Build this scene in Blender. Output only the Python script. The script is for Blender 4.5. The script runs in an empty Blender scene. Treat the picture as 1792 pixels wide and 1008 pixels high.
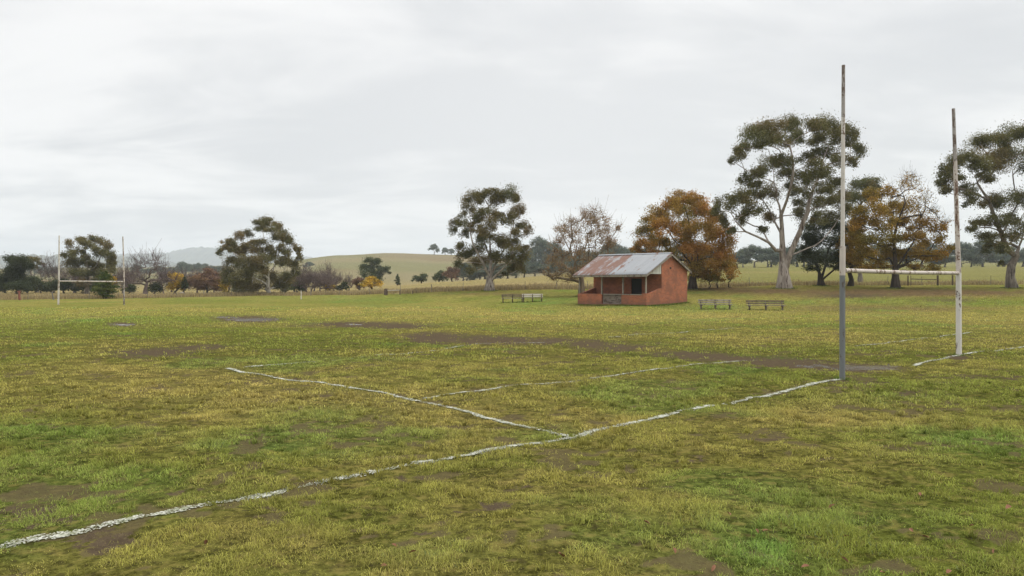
import bpy, math, random
import numpy as np
C = bpy.context.scene
rng = np.random.default_rng(7)
random.seed(7)
R = math.radians
H = 2.0            # eye height
F = 1336.0         # focal length in photo pixels (1792 wide)
HZ = 495.0         # row of the horizon in the photo

# ------------------------------------------------------------------ camera
cam = bpy.data.cameras.new('camera')
camo = bpy.data.objects.new('camera', cam)
C.collection.objects.link(camo)
camo.location = (0, 0, H)
camo.rotation_euler = (R(90), 0, 0)
cam.sensor_width = 36.0
cam.lens = 36.0 * F / 1792.0
cam.shift_y = -9.0 / 1792.0
cam.clip_start = 0.05
cam.clip_end = 20000
C.camera = camo
# ------------------------------------------------------------------ view
C.view_settings.view_transform = 'Standard'
C.view_settings.look = 'None'
C.view_settings.exposure = 0.14
C.view_settings.gamma = 1.0
C.cycles.max_bounces = 6
C.cycles.volume_bounces = 1
C.cycles.transparent_max_bounces = 6
try:
    C.cycles.use_denoising = True
except Exception:
    pass

# ------------------------------------------------------------------ node helper
def newmat(name):
    m = bpy.data.materials.new(name); m.use_nodes = True
    nt = m.node_tree; nt.nodes.clear()
    return m, nt
class NT:
    def __init__(s, nt): s.nt = nt
    def n(s, typ, **kw):
        nd = s.nt.nodes.new(typ)
        for k, v in kw.items(): setattr(nd, k, v)
        return nd
    def link(s, a, b): s.nt.links.new(a, b)
    def setin(s, inp, v):
        if v is None: return
        if isinstance(v, bpy.types.NodeSocket): s.link(v, inp)
        else: inp.default_value = v
    def math(s, op, a, b=None, clamp=False):
        nd = s.n('ShaderNodeMath', operation=op); nd.use_clamp = clamp
        s.setin(nd.inputs[0], a); s.setin(nd.inputs[1], b); return nd.outputs[0]
    def noise(s, vec, scale, detail=3, rough=.55, dist=0):
        nd = s.n('ShaderNodeTexNoise'); s.setin(nd.inputs['Vector'], vec)
        nd.inputs['Scale'].default_value = scale; nd.inputs['Detail'].default_value = detail
        nd.inputs['Roughness'].default_value = rough; nd.inputs['Distortion'].default_value = dist
        return nd.outputs['Fac']
    def mix(s, f, a, b, mode='MIX'):
        nd = s.n('ShaderNodeMix', data_type='RGBA', blend_type=mode)
        s.setin(nd.inputs[0], f)
        for sock, v in ((nd.inputs[6], a), (nd.inputs[7], b)):
            if isinstance(v, tuple) and len(v) == 3: v = v + (1,)
            s.setin(sock, v)
        return nd.outputs[2]
    def ramp(s, f, lo, hi, a=0., b=1.):
        nd = s.n('ShaderNodeMapRange'); nd.interpolation_type = 'SMOOTHSTEP'
        s.setin(nd.inputs[0], f)
        for i, v in enumerate((lo, hi, a, b)): nd.inputs[i + 1].default_value = v
        return nd.outputs[0]
    def attr(s, name):
        return s.n('ShaderNodeAttribute', attribute_name=name)
    def mapping(s, vec, scale=(1, 1, 1), rot=(0, 0, 0), loc=(0, 0, 0)):
        nd = s.n('ShaderNodeMapping'); s.link(vec, nd.inputs[0])
        nd.inputs['Scale'].default_value = scale; nd.inputs['Rotation'].default_value = rot
        nd.inputs['Location'].default_value = loc
        return nd.outputs[0]
    def out(s, shader, vol=None):
        o = s.n('ShaderNodeOutputMaterial')
        if shader is not None: s.link(shader, o.inputs['Surface'])
        if vol is not None: s.link(vol, o.inputs['Volume'])
    def bsdf(s, col, rough=.8, normal=None, metal=0., spec=.3):
        b = s.n('ShaderNodeBsdfPrincipled')
        if isinstance(col, tuple) and len(col) == 3: col = col + (1,)
        s.setin(b.inputs['Base Color'], col); s.setin(b.inputs['Roughness'], rough)
        s.setin(b.inputs['Metallic'], metal); s.setin(b.inputs['Specular IOR Level'], spec)
        if normal is not None: s.link(normal, b.inputs['Normal'])
        return b.outputs[0]
    def bump(s, h, strength=.5, dist=.02):
        b = s.n('ShaderNodeBump'); s.link(h, b.inputs['Height'])
        b.inputs['Strength'].default_value = strength; b.inputs['Distance'].default_value = dist
        return b.outputs[0]

# ------------------------------------------------------------------ world: overcast sky
SUN_EL, SUN_ROT = 50.0, 97.0     # sun high behind the cloud, to the right
w = bpy.data.worlds.new('World'); C.world = w; w.use_nodes = True
wt = NT(w.node_tree); w.node_tree.nodes.clear()
tc = wt.n('ShaderNodeTexCoord').outputs['Generated']
sep = wt.n('ShaderNodeSeparateXYZ'); wt.link(tc, sep.inputs[0])
zz = wt.math('MAXIMUM', sep.outputs[2], 0.0)
den = wt.math('ADD', zz, 0.16)
cmb = wt.n('ShaderNodeCombineXYZ')
wt.link(wt.math('DIVIDE', sep.outputs[0], den), cmb.inputs[0])
wt.link(wt.math('DIVIDE', sep.outputs[1], den), cmb.inputs[1])
cv = cmb.outputs[0]
n1 = wt.noise(wt.mapping(cv, (0.8, 1.0, 1), loc=(3.1, 1.7, 0)), 0.8, 4, .5, .6)
n2 = wt.noise(wt.mapping(cv, (0.8, 1.3, 1), loc=(8.3, 2.2, 0)), 1.7, 5, .55, .5)
cl = wt.math('ADD', wt.math('MULTIPLY', n1, 0.62), wt.math('MULTIPLY', n2, 0.38))
cf = wt.ramp(cl, .40, .62)
cloud = wt.mix(cf, (0.60, 0.615, 0.635), (0.90, 0.895, 0.89))
# brighter region up and to the right of centre where the sun stands behind thinner cloud
dx = wt.math('SUBTRACT', sep.outputs[0], 0.10); dz = wt.math('SUBTRACT', sep.outputs[2], 0.24)
gl = wt.math('ADD', wt.math('MULTIPLY', wt.math('MULTIPLY', dx, dx), 3.2), wt.math('MULTIPLY', wt.math('MULTIPLY', dz, dz), 9.0))
glow = wt.math('POWER', 2.718, wt.math('MULTIPLY', gl, -1.0))
cloud = wt.mix(wt.math('MULTIPLY', glow, 0.45), cloud, (0.93, 0.925, 0.92))
# CIE overcast: the zenith is brighter than the band above the horizon
up = wt.ramp(zz, .30, .95, 1.0, 2.9)
sc = wt.n('ShaderNodeVectorMath', operation='SCALE'); wt.link(cloud, sc.inputs[0]); wt.link(up, sc.inputs['Scale'])
sky = wt.n('ShaderNodeTexSky', sky_type='NISHITA'); sky.sun_disc = False
sky.sun_elevation = R(SUN_EL); sky.sun_rotation = R(SUN_ROT)
sk = wt.n('ShaderNodeVectorMath', operation='SCALE'); wt.link(sky.outputs[0], sk.inputs[0]); sk.inputs['Scale'].default_value = 0.10
fin = wt.mix(0.95, sk.outputs[0], sc.outputs[0])
bg = wt.n('ShaderNodeBackground'); wt.link(fin, bg.inputs[0]); bg.inputs[1].default_value = 1.0
wo = wt.n('ShaderNodeOutputWorld'); wt.link(bg.outputs[0], wo.inputs[0])

sun = bpy.data.lights.new('sun', 'SUN'); sun.energy = 1.4; sun.angle = R(30); sun.color = (1, .95, .88)
suno = bpy.data.objects.new('sun', sun); C.collection.objects.link(suno)
suno.rotation_euler = (R(90 - SUN_EL), 0, R(180 - SUN_ROT))

# ------------------------------------------------------------------ mesh helpers
def link(o, parent=None):
    C.collection.objects.link(o)
    if parent is not None: o.parent = parent
    return o
def tag(o, label=None, cat=None, group=None, kind=None):
    if label: o['label'] = label
    if cat: o['category'] = cat
    if group: o['group'] = group
    if kind: o['kind'] = kind
    return o
def empty(name, loc=(0, 0, 0), rz=0.):
    o = bpy.data.objects.new(name, None); o.location = loc; o.rotation_euler = (0, 0, rz)
    o.empty_display_size = .2
    return link(o)
def npmesh(name, V, groups, mats, parent=None, smooth=False, attrs=None):
    """V (n,3); groups: list of (m,k) face index arrays"""
    me = bpy.data.meshes.new(name)
    V = np.asarray(V, np.float32)
    me.vertices.add(len(V)); me.vertices.foreach_set('co', V.ravel())
    nl = sum(g.size for g in groups); npoly = sum(len(g) for g in groups)
    me.loops.add(nl); me.polygons.add(npoly)
    me.loops.foreach_set('vertex_index', np.concatenate([g.ravel() for g in groups]).astype(np.int32))
    tot = np.concatenate([np.full(len(g), g.shape[1]) for g in groups])
    st = np.concatenate([[0], np.cumsum(tot)[:-1]])
    me.polygons.foreach_set('loop_start', st.astype(np.int32))
    if smooth: me.polygons.foreach_set('use_smooth', np.ones(npoly, bool))
    me.update(calc_edges=True)
    for an, arr in (attrs or {}).items():
        arr = np.asarray(arr, np.float32)
        if arr.ndim == 2:
            a = me.attributes.new(an, 'FLOAT_COLOR', 'POINT')
            if arr.shape[1] == 3: arr = np.hstack([arr, np.ones((len(arr), 1), np.float32)])
            a.data.foreach_set('color', arr.ravel())
        else:
            a = me.attributes.new(an, 'FLOAT', 'POINT'); a.data.foreach_set('value', arr)
    if not isinstance(mats, (list, tuple)): mats = [mats]
    for m in mats: me.materials.append(m)
    o = bpy.data.objects.new(name, me)
    return link(o, parent)

class MB:
    """collects boxes, prisms and tubes; builds ONE mesh object"""
    def __init__(s): s.v = []; s.f = []
    def poly(s, vs, fs):
        b = len(s.v); s.v += [tuple(map(float, p)) for p in vs]; s.f += [tuple(i + b for i in f) for f in fs]
    def box(s, x0, x1, y0, y1, z0, z1):
        s.poly([(x0,y0,z0),(x1,y0,z0),(x1,y1,z0),(x0,y1,z0),(x0,y0,z1),(x1,y0,z1),(x1,y1,z1),(x0,y1,z1)],
               [(0,3,2,1),(4,5,6,7),(0,1,5,4),(1,2,6,5),(2,3,7,6),(3,0,4,7)])
    def prism_x(s, x0, x1, yz):
        n = len(yz)
        s.poly([(x0,y,z) for y,z in yz] + [(x1,y,z) for y,z in yz],
               [tuple(range(n-1,-1,-1)), tuple(range(n,2*n))] + [(i,(i+1)%n,n+(i+1)%n,n+i) for i in range(n)])
    def tube(s, pts, rad, sides=12, cap=True):
        pts = [np.array(p, float) for p in pts]; n = len(pts); vs = []; fs = []
        for i, p in enumerate(pts):
            t = pts[min(i+1,n-1)] - pts[max(i-1,0)]; t /= np.linalg.norm(t) + 1e-9
            a = np.cross(t, (0,1,0) if abs(t[1]) < .9 else (1,0,0)); a /= np.linalg.norm(a); b = np.cross(t, a)
            for k in range(sides):
                an = 2*math.pi*k/sides; vs.append(p + rad[i]*(math.cos(an)*a + math.sin(an)*b))
        for i in range(n-1):
            for k in range(sides):
                k2 = (k+1) % sides
                fs.append((i*sides+k, i*sides+k2, (i+1)*sides+k2, (i+1)*sides+k))
        if cap:
            fs.append(tuple(range(sides-1,-1,-1))); fs.append(tuple((n-1)*sides+k for k in range(sides)))
        s.poly(vs, fs)
    def build(s, name, mat, parent=None, bevel=0., smooth=False):
        me = bpy.data.meshes.new(name); me.from_pydata(s.v, [], s.f); me.update()
        if mat: me.materials.append(mat)
        import bmesh
        bm = bmesh.new(); bm.from_mesh(me); bmesh.ops.recalc_face_normals(bm, faces=bm.faces)
        bm.to_mesh(me); bm.free()
        if smooth:
            me.polygons.foreach_set('use_smooth', np.ones(len(me.polygons), bool))
            try: me.set_sharp_from_angle(angle=R(40))
            except Exception: pass
        o = link(bpy.data.objects.new(name, me), parent)
        if bevel:
            md = o.modifiers.new('bevel', 'BEVEL'); md.width = bevel; md.segments = 2; md.limit_method = 'ANGLE'
        return o

# ------------------------------------------------------------------ value noise
def vnoise(x, y, seed=0):
    x = np.asarray(x, float); y = np.asarray(y, float)
    xi = np.floor(x).astype(np.int64); yi = np.floor(y).astype(np.int64)
    fx = x - xi; fy = y - yi
    fx = fx*fx*(3-2*fx); fy = fy*fy*(3-2*fy)
    def h(a, b):
        n = (a*374761393 + b*668265263 + seed*974634777) & 0xffffffff
        n = ((n ^ (n >> 13))*1274126177) & 0xffffffff
        return ((n ^ (n >> 16)) & 0xffff)/65535.0
    return (h(xi,yi)*(1-fx)+h(xi+1,yi)*fx)*(1-fy) + (h(xi,yi+1)*(1-fx)+h(xi+1,yi+1)*fx)*fy
def fbm(x, y, seed=0, oct=4):
    s = 0; a = .5; t = 0
    for i in range(oct):
        s = s + a*vnoise(np.asarray(x)*2**i + 17.3*i, np.asarray(y)*2**i - 9.1*i, seed+i); t += a; a *= .5
    return s/t

# ------------------------------------------------------------------ terrain
COLS = {   # azimuth column (photo px): list of (distance, photo row of the ground there)
 -900: [(50,548.4),(88,525),(112,514),(200,505),(350,490),(600,478),(1000,470)],
 0:    [(50,548.4),(75,530.6),(88,525),(112,514),(200,505),(350,490),(600,478),(1000,470)],
 250:  [(50,548.4),(75,530.6),(95,522),(115,515),(200,506),(350,494),(500,480),(700,472),(1000,468)],
 400:  [(50,548.4),(75,530.6),(95,521),(115,515),(200,506),(350,494),(500,477),(700,468),(1000,465)],
 470:  [(50,548.4),(80,528.4),(105,517),(140,511),(250,501),(400,488),(500,473),(600,461),(800,462)],
 600:  [(50,548.4),(75,530),(88,517),(120,510),(200,504),(300,490),(450,460),(600,446),(800,452),(1000,458)],
 690:  [(50,548.4),(75,528),(88,514),(115,504),(150,500),(230,500),(330,486),(480,456),(600,442.5),(800,450),(1000,456)],
 780:  [(50,548.4),(72,529),(86,511),(115,500),(150,493),(230,497),(330,486),(480,460),(600,445),(800,452),(1000,456)],
 870:  [(50,548.4),(68,531),(86,508.5),(115,496),(150,488),(200,489),(300,488),(450,466),(600,452),(900,455)],
 1000: [(50,548),(60,537.5),(70,524),(86,507.5),(125,488),(160,479),(230,482),(330,478),(600,466),(900,458)],
 1130: [(50,548),(57.6,536),(64,527),(84,506),(150,480),(200,474),(300,470),(500,464),(900,458)],
 1210: [(50,547.5),(57.2,541),(62,529),(80,504),(150,480),(255,469),(400,466),(900,456)],
 1370: [(48,550.5),(56.8,542),(62,522),(70,504),(80,499),(150,479),(255,468),(400,465),(900,456)],
 1570: [(44,555),(52,541),(58,526),(70,505),(80,499),(150,479),(255,468),(400,465),(900,456)],
 1792: [(44,555),(52,537),(58,522),(70,504),(80,498),(150,480),(255,468),(400,465),(900,456)],
 2800: [(44,555),(52,537),(58,522),(70,504),(80,498),(150,480),(255,468),(400,465),(900,456)],
}
_cx = np.array(sorted(COLS)); _dd = np.concatenate([np.linspace(30, 120, 91), np.geomspace(122, 1400, 120)])
_tab = []
for c in _cx:
    d = np.array([p[0] for p in COLS[c]], float); z = np.array([H-(p[1]-HZ)*p[0]/F for p in COLS[c]])
    d = np.concatenate([[20, 40], d, [1400]]); z = np.concatenate([[0, 0], z, [z[-1]]])
    zz_ = np.interp(_dd, d, z)
    zz_ = np.convolve(np.pad(zz_, 1, mode='edge'), np.ones(3)/3, 'valid')
    _tab.append(zz_)
_tab = np.array(_tab)
def zbase(x, y):
    x = np.asarray(x, float); y = np.asarray(y, float)
    yy = np.maximum(y, 30.); px = 896 + F*x/yy
    px = np.clip(px, _cx[0], _cx[-1])
    i = np.clip(np.searchsorted(_cx, px, side='right')-1, 0, len(_cx)-2)
    t = (px-_cx[i])/(_cx[i+1]-_cx[i]); t = t*t*(3-2*t)
    j = np.clip(np.searchsorted(_dd, yy, side='right')-1, 0, len(_dd)-2)
    s = np.clip((yy-_dd[j])/(_dd[j+1]-_dd[j]), 0, 1)
    a = _tab[i, j]*(1-s)+_tab[i, j+1]*s; b = _tab[i+1, j]*(1-s)+_tab[i+1, j+1]*s
    z = a*(1-t)+b*t
    return z*np.clip((y-30)/8., 0, 1)
def zt(x, y):
    x = np.asarray(x, float); y = np.asarray(y, float)
    fade = np.clip((70-y)/30, 0, 1)
    mic = (vnoise(x*1.1, y*1.1, 3)-.5)*.05 + (vnoise(x*.35, y*.35, 4)-.5)*.07 + (vnoise(x*3.1, y*3.1, 5)-.5)*.02
    far = (fbm(x*.06, y*.06, 9, 3)-.5)*np.clip((y-70)/60, 0, 1)*1.2*np.clip(y/300, .3, 3)
    return zbase(x, y) + mic*fade + far*.5
def G(px, py):            # flat field pixel -> world x,y
    d = H*F/(py-HZ); return (px-896)/F*d, d
def P(px, py, d):         # pixel at known distance -> world point
    return np.array([(px-896)/F*d, d, H-(py-HZ)*d/F])
def ground(px, d):
    x = (px-896)/F*d; return np.array([x, d, float(zt(x, d))])
FX = np.array([-900, 0, 250, 470, 600, 690, 860, 1000, 1130, 1290, 1500, 1792, 2800]); FD = np.array([88, 88, 96, 106, 90, 88, 88, 88, 86, 80, 79.5, 80, 80.])
def fence_d(px): return np.interp(px, FX, FD)

# -------- patch masks (photo px, py, rx, ry, strength)
MUD = [(1490,642,75,7,1),(1400,636,60,7,.9),(1300,630,60,6,.75),(1200,620,70,6,.7),(1090,608,70,5,.65),(960,597,60,5,.75),
 (850,594,60,6,.8),(760,590,55,6,1),(1545,641,30,4,.9),(1520,672,30,4,.75),(620,568,80,4,.85),(700,570,60,4,.8),(440,558,52,4,1),
 (400,556,30,3,.7),(540,570,40,3,.5),(270,615,80,5,.8),(350,608,60,5,.65),(220,622,40,4,.55),(60,900,70,26,.85),(190,945,60,30,.95),
 (120,870,60,12,.5),(860,893,46,14,.9),(1040,828,42,8,.8),(1215,803,26,7,.8),(1345,770,42,5,.75),(740,840,45,11,.65),(750,932,45,10,.6),
 (470,890,45,9,.5),(1150,850,60,8,.5),(930,850,35,8,.5),(1600,690,60,6,.4),(1680,658,90,4,.45),(1765,660,30,4,.55),(215,568,25,2.5,.9),
 (580,690,40,5,.35),(1300,880,60,10,.35),(620,760,60,8,.3),(1000,700,60,5,.35),(885,728,50,5,.35),(690,705,40,5,.5),(520,660,40,3,.4),
 (1474,668,26,5,.8),(1679,625,20,3.5,.8),(1240,625,60,6,.8),(1350,634,60,7,.9),(1030,602,50,5,.7),(900,596,50,5,.8),(1700,745,60,8,.3),(330,860,60,10,.4),(1660,525,60,3,.5),(1480,518,80,3,.6)]
WET = [(1510,641,60,5,1),(1545,641,30,3.5,1),(1420,639,30,4,.5),(445,558.5,40,2.5,1),(395,555,20,1.6,.8),(215,568,22,1.6,.8),(620,568,15,1.5,.6),(1520,673,18,2.5,.5),(1765,660,20,2,.4)]
LUSH = [(470,790,150,22,.8),(570,730,110,18,.5),(1420,960,240,70,1),(1700,780,140,40,.35),(950,530,70,6,.8),(1240,538,60,6,.9),(990,523,60,5,.7),
 (640,524,120,5,.6),(1500,527,120,5,.5),(1700,530,120,5,.6),(80,745,90,14,.5),(1560,700,120,20,.3),(1080,940,120,40,.5),(760,970,120,30,.3),(20,960,60,20,.4),(150,560,200,12,.35),(1000,880,90,14,.3)]
DRY = [(430,695,260,32,.9),(900,548,420,9,.7),(1480,725,200,26,.8),(700,720,140,22,.5),(1050,560,300,8,.5),(300,650,200,20,.5),(1400,590,200,15,.6),(1150,690,140,16,.5),(1380,855,60,12,.6),(1750,575,150,20,.4),(980,740,120,14,.5),(560,540,300,6,.5)]
LITTER = [(1567,512,230,7,1),(1350,510,120,5,.9),(1700,513,160,6,.8),(1620,540,120,6,.5),(1250,505,90,4,.9),(1500,540,150,7,.5),(860,514,120,3,.5),(1080,503,140,4,.5)]
MUD = [(a, b, ra*1.1, rb*(1.45 if b < 700 else .85), min(1.2, s*(1.3 if b < 700 else .85))) for a, b, ra, rb, s in MUD]
def pmask(lst, x, y):
    m = np.zeros(np.shape(x)); yy = np.maximum(y, 1.)
    px = 896+F*x/yy; z0 = zbase(x, y); py = HZ+(H-z0)*F/yy
    for (a, b, ra, rb, s) in lst:
        q = ((px-a)/ra)**2 + ((py-b)/rb)**2
        m = np.maximum(m, s*np.exp(-q*.9))
    return np.where(y > 3, m, 0)

def col3(*c): return np.array(c, float)
GREEN = col3(.140,.154,.030); OLIVE = col3(.196,.178,.044); YEL = col3(.280,.222,.072); LUSHC = col3(.100,.178,.036); BROWN = col3(.130,.088,.046)
STRAW = col3(.265,.210,.095); PADG = col3(.165,.158,.052); HILLC = col3(.205,.176,.098); MUDC = col3(.075,.055,.040)
def lerp(a, b, t): t = np.asarray(t)[..., None]; return a*(1-t)+b*t
def sstep(x, a, b): t = np.clip((x-a)/(b-a), 0, 1); return t*t*(3-2*t)
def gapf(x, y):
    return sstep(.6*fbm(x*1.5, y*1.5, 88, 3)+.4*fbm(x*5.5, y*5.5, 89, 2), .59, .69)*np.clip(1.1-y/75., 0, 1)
def gcolor(x, y):
    n = fbm(x*.16, y*.16, 21, 4); n2 = fbm(x*.7, y*.7, 31, 3); n3 = fbm(x*2.6, y*2.6, 41, 2)
    c = lerp(np.broadcast_to(GREEN, np.shape(x)+(3,)), OLIVE, sstep(n*.6+n2*.4, .34, .60))
    dry = np.clip(pmask(DRY, x, y)*.9 + sstep(n*.5+n3*.5, .52, .75)*.45, 0, 1)
    c = lerp(c, YEL, dry*np.clip(.55+n2*.8, 0, 1)*.85)
    lush = pmask(LUSH, x, y)*sstep(n2*.6+n3*.4, .25, .6)
    c = lerp(c, LUSHC, np.clip(lush*.9 + sstep(fbm(x*.4, y*.4, 77, 2), .62, .78)*.4, 0, 1))
    lit = pmask(LITTER, x, y)
    c = lerp(c, BROWN, np.clip(lit*1.35*sstep(n2*.5+n3*.5+lit*.2, .30, .6), 0, 1))
    # outside the field
    px = 896+F*x/np.maximum(y, 1.); fd = fence_d(px)
    out = sstep(y-fd+(n2-.5)*2, -.6, 1.2)
    right = sstep(px, 900, 1350)
    pn = fbm(x*.03, y*.03, 61, 4)
    pad = lerp(np.broadcast_to(STRAW, np.shape(x)+(3,)), PADG, np.clip(right*(.35+pn)+(sstep(pn, .5, .7)*.25), 0, 1))
    strip = (1-sstep(y-fd, 2, 9))
    pad = lerp(pad, STRAW, strip*.6)
    hill = sstep(y, 180, 320)*(1-right)
    hn = fbm(x*.006, y*.012, 71, 4)
    hc = lerp(np.broadcast_to(HILLC, np.shape(x)+(3,)), col3(.172,.164,.082), sstep(hn, .42, .62)); hc = lerp(hc, col3(.17,.125,.072), sstep(fbm(x*.004+9, y*.011, 72, 3), .52, .7)*.7)
    pad = lerp(pad, hc, hill)
    return lerp(c, pad, out)

# ground sheet (fan grid: fine ahead of the camera, reaching the horizon all round)
def nonuni(parts):
    o = [parts[0][0]]
    for a, b, s in parts: o += list(np.arange(a+s, b+s*.5, s))
    return np.array(o)
tcore = nonuni([(-.95, .95, .0042)])
tside = np.geomspace(.96, 40, 60)
T = np.concatenate([-tside[::-1], tcore, tside])
Y1 = nonuni([(-19, 2, 3.), (2, 4, .25), (4, 14, .09), (14, 30, .2)])
Yg = [Y1[-1]]
while Yg[-1] < 60: Yg.append(Yg[-1]+.42)
while Yg[-1] < 9000: Yg.append(Yg[-1]*1.016)
Y = np.concatenate([Y1, np.array(Yg[1:])])
TT, YY = np.meshgrid(T, Y)
XX = TT*(YY+20)
gx, gy = XX.ravel(), YY.ravel()
gz = zt(gx, gy)
gz = np.where(gy > 1000, gz*np.clip(1-(gy-1000)/900, 0, 1) - np.clip((gy-1000)/900, 0, 1)*2, gz)
gm = pmask(MUD, gx, gy); gwv = pmask(WET, gx, gy)
gz = gz - gm*.02
nr, nc = TT.shape
ii = (np.arange(nr-1)[:, None]*nc + np.arange(nc-1)[None]).ravel()
Q = np.stack([ii, ii+1, ii+1+nc, ii+nc], 1)

# --- ground material
def ground_material():
    m, nt = newmat('turf_ground'); k = NT(nt)
    pos = k.n('ShaderNodeNewGeometry').outputs['Position']
    col = k.attr('col').outputs['Color']; mud = k.attr('mud').outputs['Fac']; wet = k.attr('wet').outputs['Fac']
    fz = k.mapping(pos, (1, 1, .3))
    a = k.noise(fz, 2.2, 4, .6); b = k.noise(fz, 11, 4, .65); c = k.noise(fz, 46, 3, .6)
    v = k.math('ADD', k.math('MULTIPLY', a, .3), k.math('ADD', k.math('MULTIPLY', b, .45), k.math('MULTIPLY', c, .25)))
    f = k.ramp(v, .38, .62, .35, 1.55)
    sc = k.n('ShaderNodeVectorMath', operation='SCALE'); k.link(col, sc.inputs[0]); k.link(f, sc.inputs['Scale'])
    g = sc.outputs[0]
    g = k.mix(k.math('MULTIPLY', k.ramp(k.noise(fz, 5.5, 3), .5, .66), .45), g, (.20, .155, .05))     # straw flecks
    g = k.mix(k.math('MULTIPLY', k.ramp(k.noise(fz, 8.5, 2, .5), .56, .66), .6), g, (.045, .038, .016))   # bare soil between tufts, with small tuft shadows painted into its dark tone
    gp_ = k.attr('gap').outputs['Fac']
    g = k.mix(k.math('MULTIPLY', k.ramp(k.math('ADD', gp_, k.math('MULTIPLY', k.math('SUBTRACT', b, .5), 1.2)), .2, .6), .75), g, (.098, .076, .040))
    mn = k.noise(fz, 4.6, 6, .75, .3)
    mm = k.ramp(k.math('ADD', mud, k.math('MULTIPLY', k.math('MULTIPLY', k.math('SUBTRACT', mn, .5), 3.6), k.ramp(mud, .02, .25))), .40, .62)
    mudc = k.mix(k.noise(fz, 7, 4), (.044, .032, .020), (.118, .088, .057))
    g = k.mix(mm, g, mudc)
    fl = k.ramp(k.noise(pos, 30, 3, .7), .56, .66)
    g = k.mix(k.math('MULTIPLY', k.math('MULTIPLY', mm, fl), .55), g, (.17, .145, .06))   # bits of grass trodden into the mud
    wn = k.noise(k.mapping(pos, (1, 1, 1)), 2.6, 4, .6)
    ww = k.ramp(k.math('ADD', wet, k.math('MULTIPLY', k.math('MULTIPLY', k.math('SUBTRACT', wn, .5), 3.2), k.ramp(wet, .05, .3))), .42, .54)
    rough = k.n('ShaderNodeMix', data_type='FLOAT'); k.link(ww, rough.inputs[0]); rough.inputs[2].default_value = .9; rough.inputs[3].default_value = .13
    hgt = k.math('ADD', k.math('MULTIPLY', b, .7), k.math('MULTIPLY', c, .3))
    hh = k.math('MULTIPLY', hgt, k.math('SUBTRACT', 1.0, k.math('MULTIPLY', ww, .9)))
    nrm = k.bump(hh, .9, .08)
    bs = k.n('ShaderNodeBsdfPrincipled')
    k.link(g, bs.inputs['Base Color']); k.link(rough.outputs[0], bs.inputs['Roughness'])
    k.link(k.math('MULTIPLY', ww, .6), bs.inputs['Specular IOR Level'])
    k.link(nrm, bs.inputs['Normal'])
    k.out(bs.outputs[0])
    return m
M_GROUND = ground_material()
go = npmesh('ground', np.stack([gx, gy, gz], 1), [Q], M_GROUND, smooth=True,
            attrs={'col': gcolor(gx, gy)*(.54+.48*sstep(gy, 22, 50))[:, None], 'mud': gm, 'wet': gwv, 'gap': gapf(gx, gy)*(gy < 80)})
tag(go, 'worn green and yellow turf of the playing field running on into straw coloured paddocks', None, None, 'structure')

# ------------------------------------------------------------------ distant hills
def hill_mat(name, ca, cb):
    m, nt = newmat(name); k = NT(nt)
    pos = k.n('ShaderNodeNewGeometry').outputs['Position']
    n = k.noise(k.mapping(pos, (.02, .02, .05)), 1, 5, .65)
    k.out(k.bsdf(k.mix(k.ramp(n, .4, .6), ca, cb), .95)); return m
def hill(name, label, d, prof, depth, mat, jag):
    px = np.arange(prof[0][0], prof[-1][0]+1, 1.5)
    py = np.interp(px, [p[0] for p in prof], [p[1] for p in prof])
    k = np.ones(15)/15; py = np.convolve(np.pad(py, 7, mode='edge'), k, 'valid')
    rows = []
    x = (px-896)/F*d
    top = H-(py-HZ)*d/F + (vnoise(px*.5, px*0, 5)-.5)*jag*2 + (vnoise(px*.17, px*0, 6)-.4)*jag*2
    for s, hgt in ((-1, 0.), (-.75, .22), (-.5, .48), (-.25, .8), (0, 1.), (.3, .85), (.7, .4), (1, 0.)):
        rows.append(np.stack([x*(1+s*depth/d*.3), np.full_like(x, d+s*depth), -8+(top+8)*hgt + (vnoise(px*.2, px*0+s*9, 3)-.5)*jag*(1 if abs(s) < 1 else 0)], 1))
    V = np.concatenate(rows); n = len(px)
    i = (np.arange(len(rows)-1)[:, None]*n+np.arange(n-1)[None]).ravel()
    o = npmesh(name, V, [np.stack([i, i+1, i+1+n, i+n], 1)], mat, smooth=True)
    tag(o, label, None, None, 'structure')
M_HILL = hill_mat('far_bush', (.035, .045, .03), (.07, .075, .045))
hill('hill', 'hazy blue grey rounded hill on the horizon left of centre', 4000,
     [(-200,462),(120,455),(200,446),(260,444),(290,443),(320,437),(345,433),(372,433),(400,436),(440,444),(500,449),(560,451),(640,456),(720,470)], 700, M_HILL, 4.5)
hill('hill', 'low hazy wooded ridge behind the trees at the far left', 2500,
     [(-700,450),(-100,452),(0,450),(40,447),(95,448),(150,452),(210,450),(240,455),(300,462),(360,468),(430,474)], 400, M_HILL, 5.0)

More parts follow.
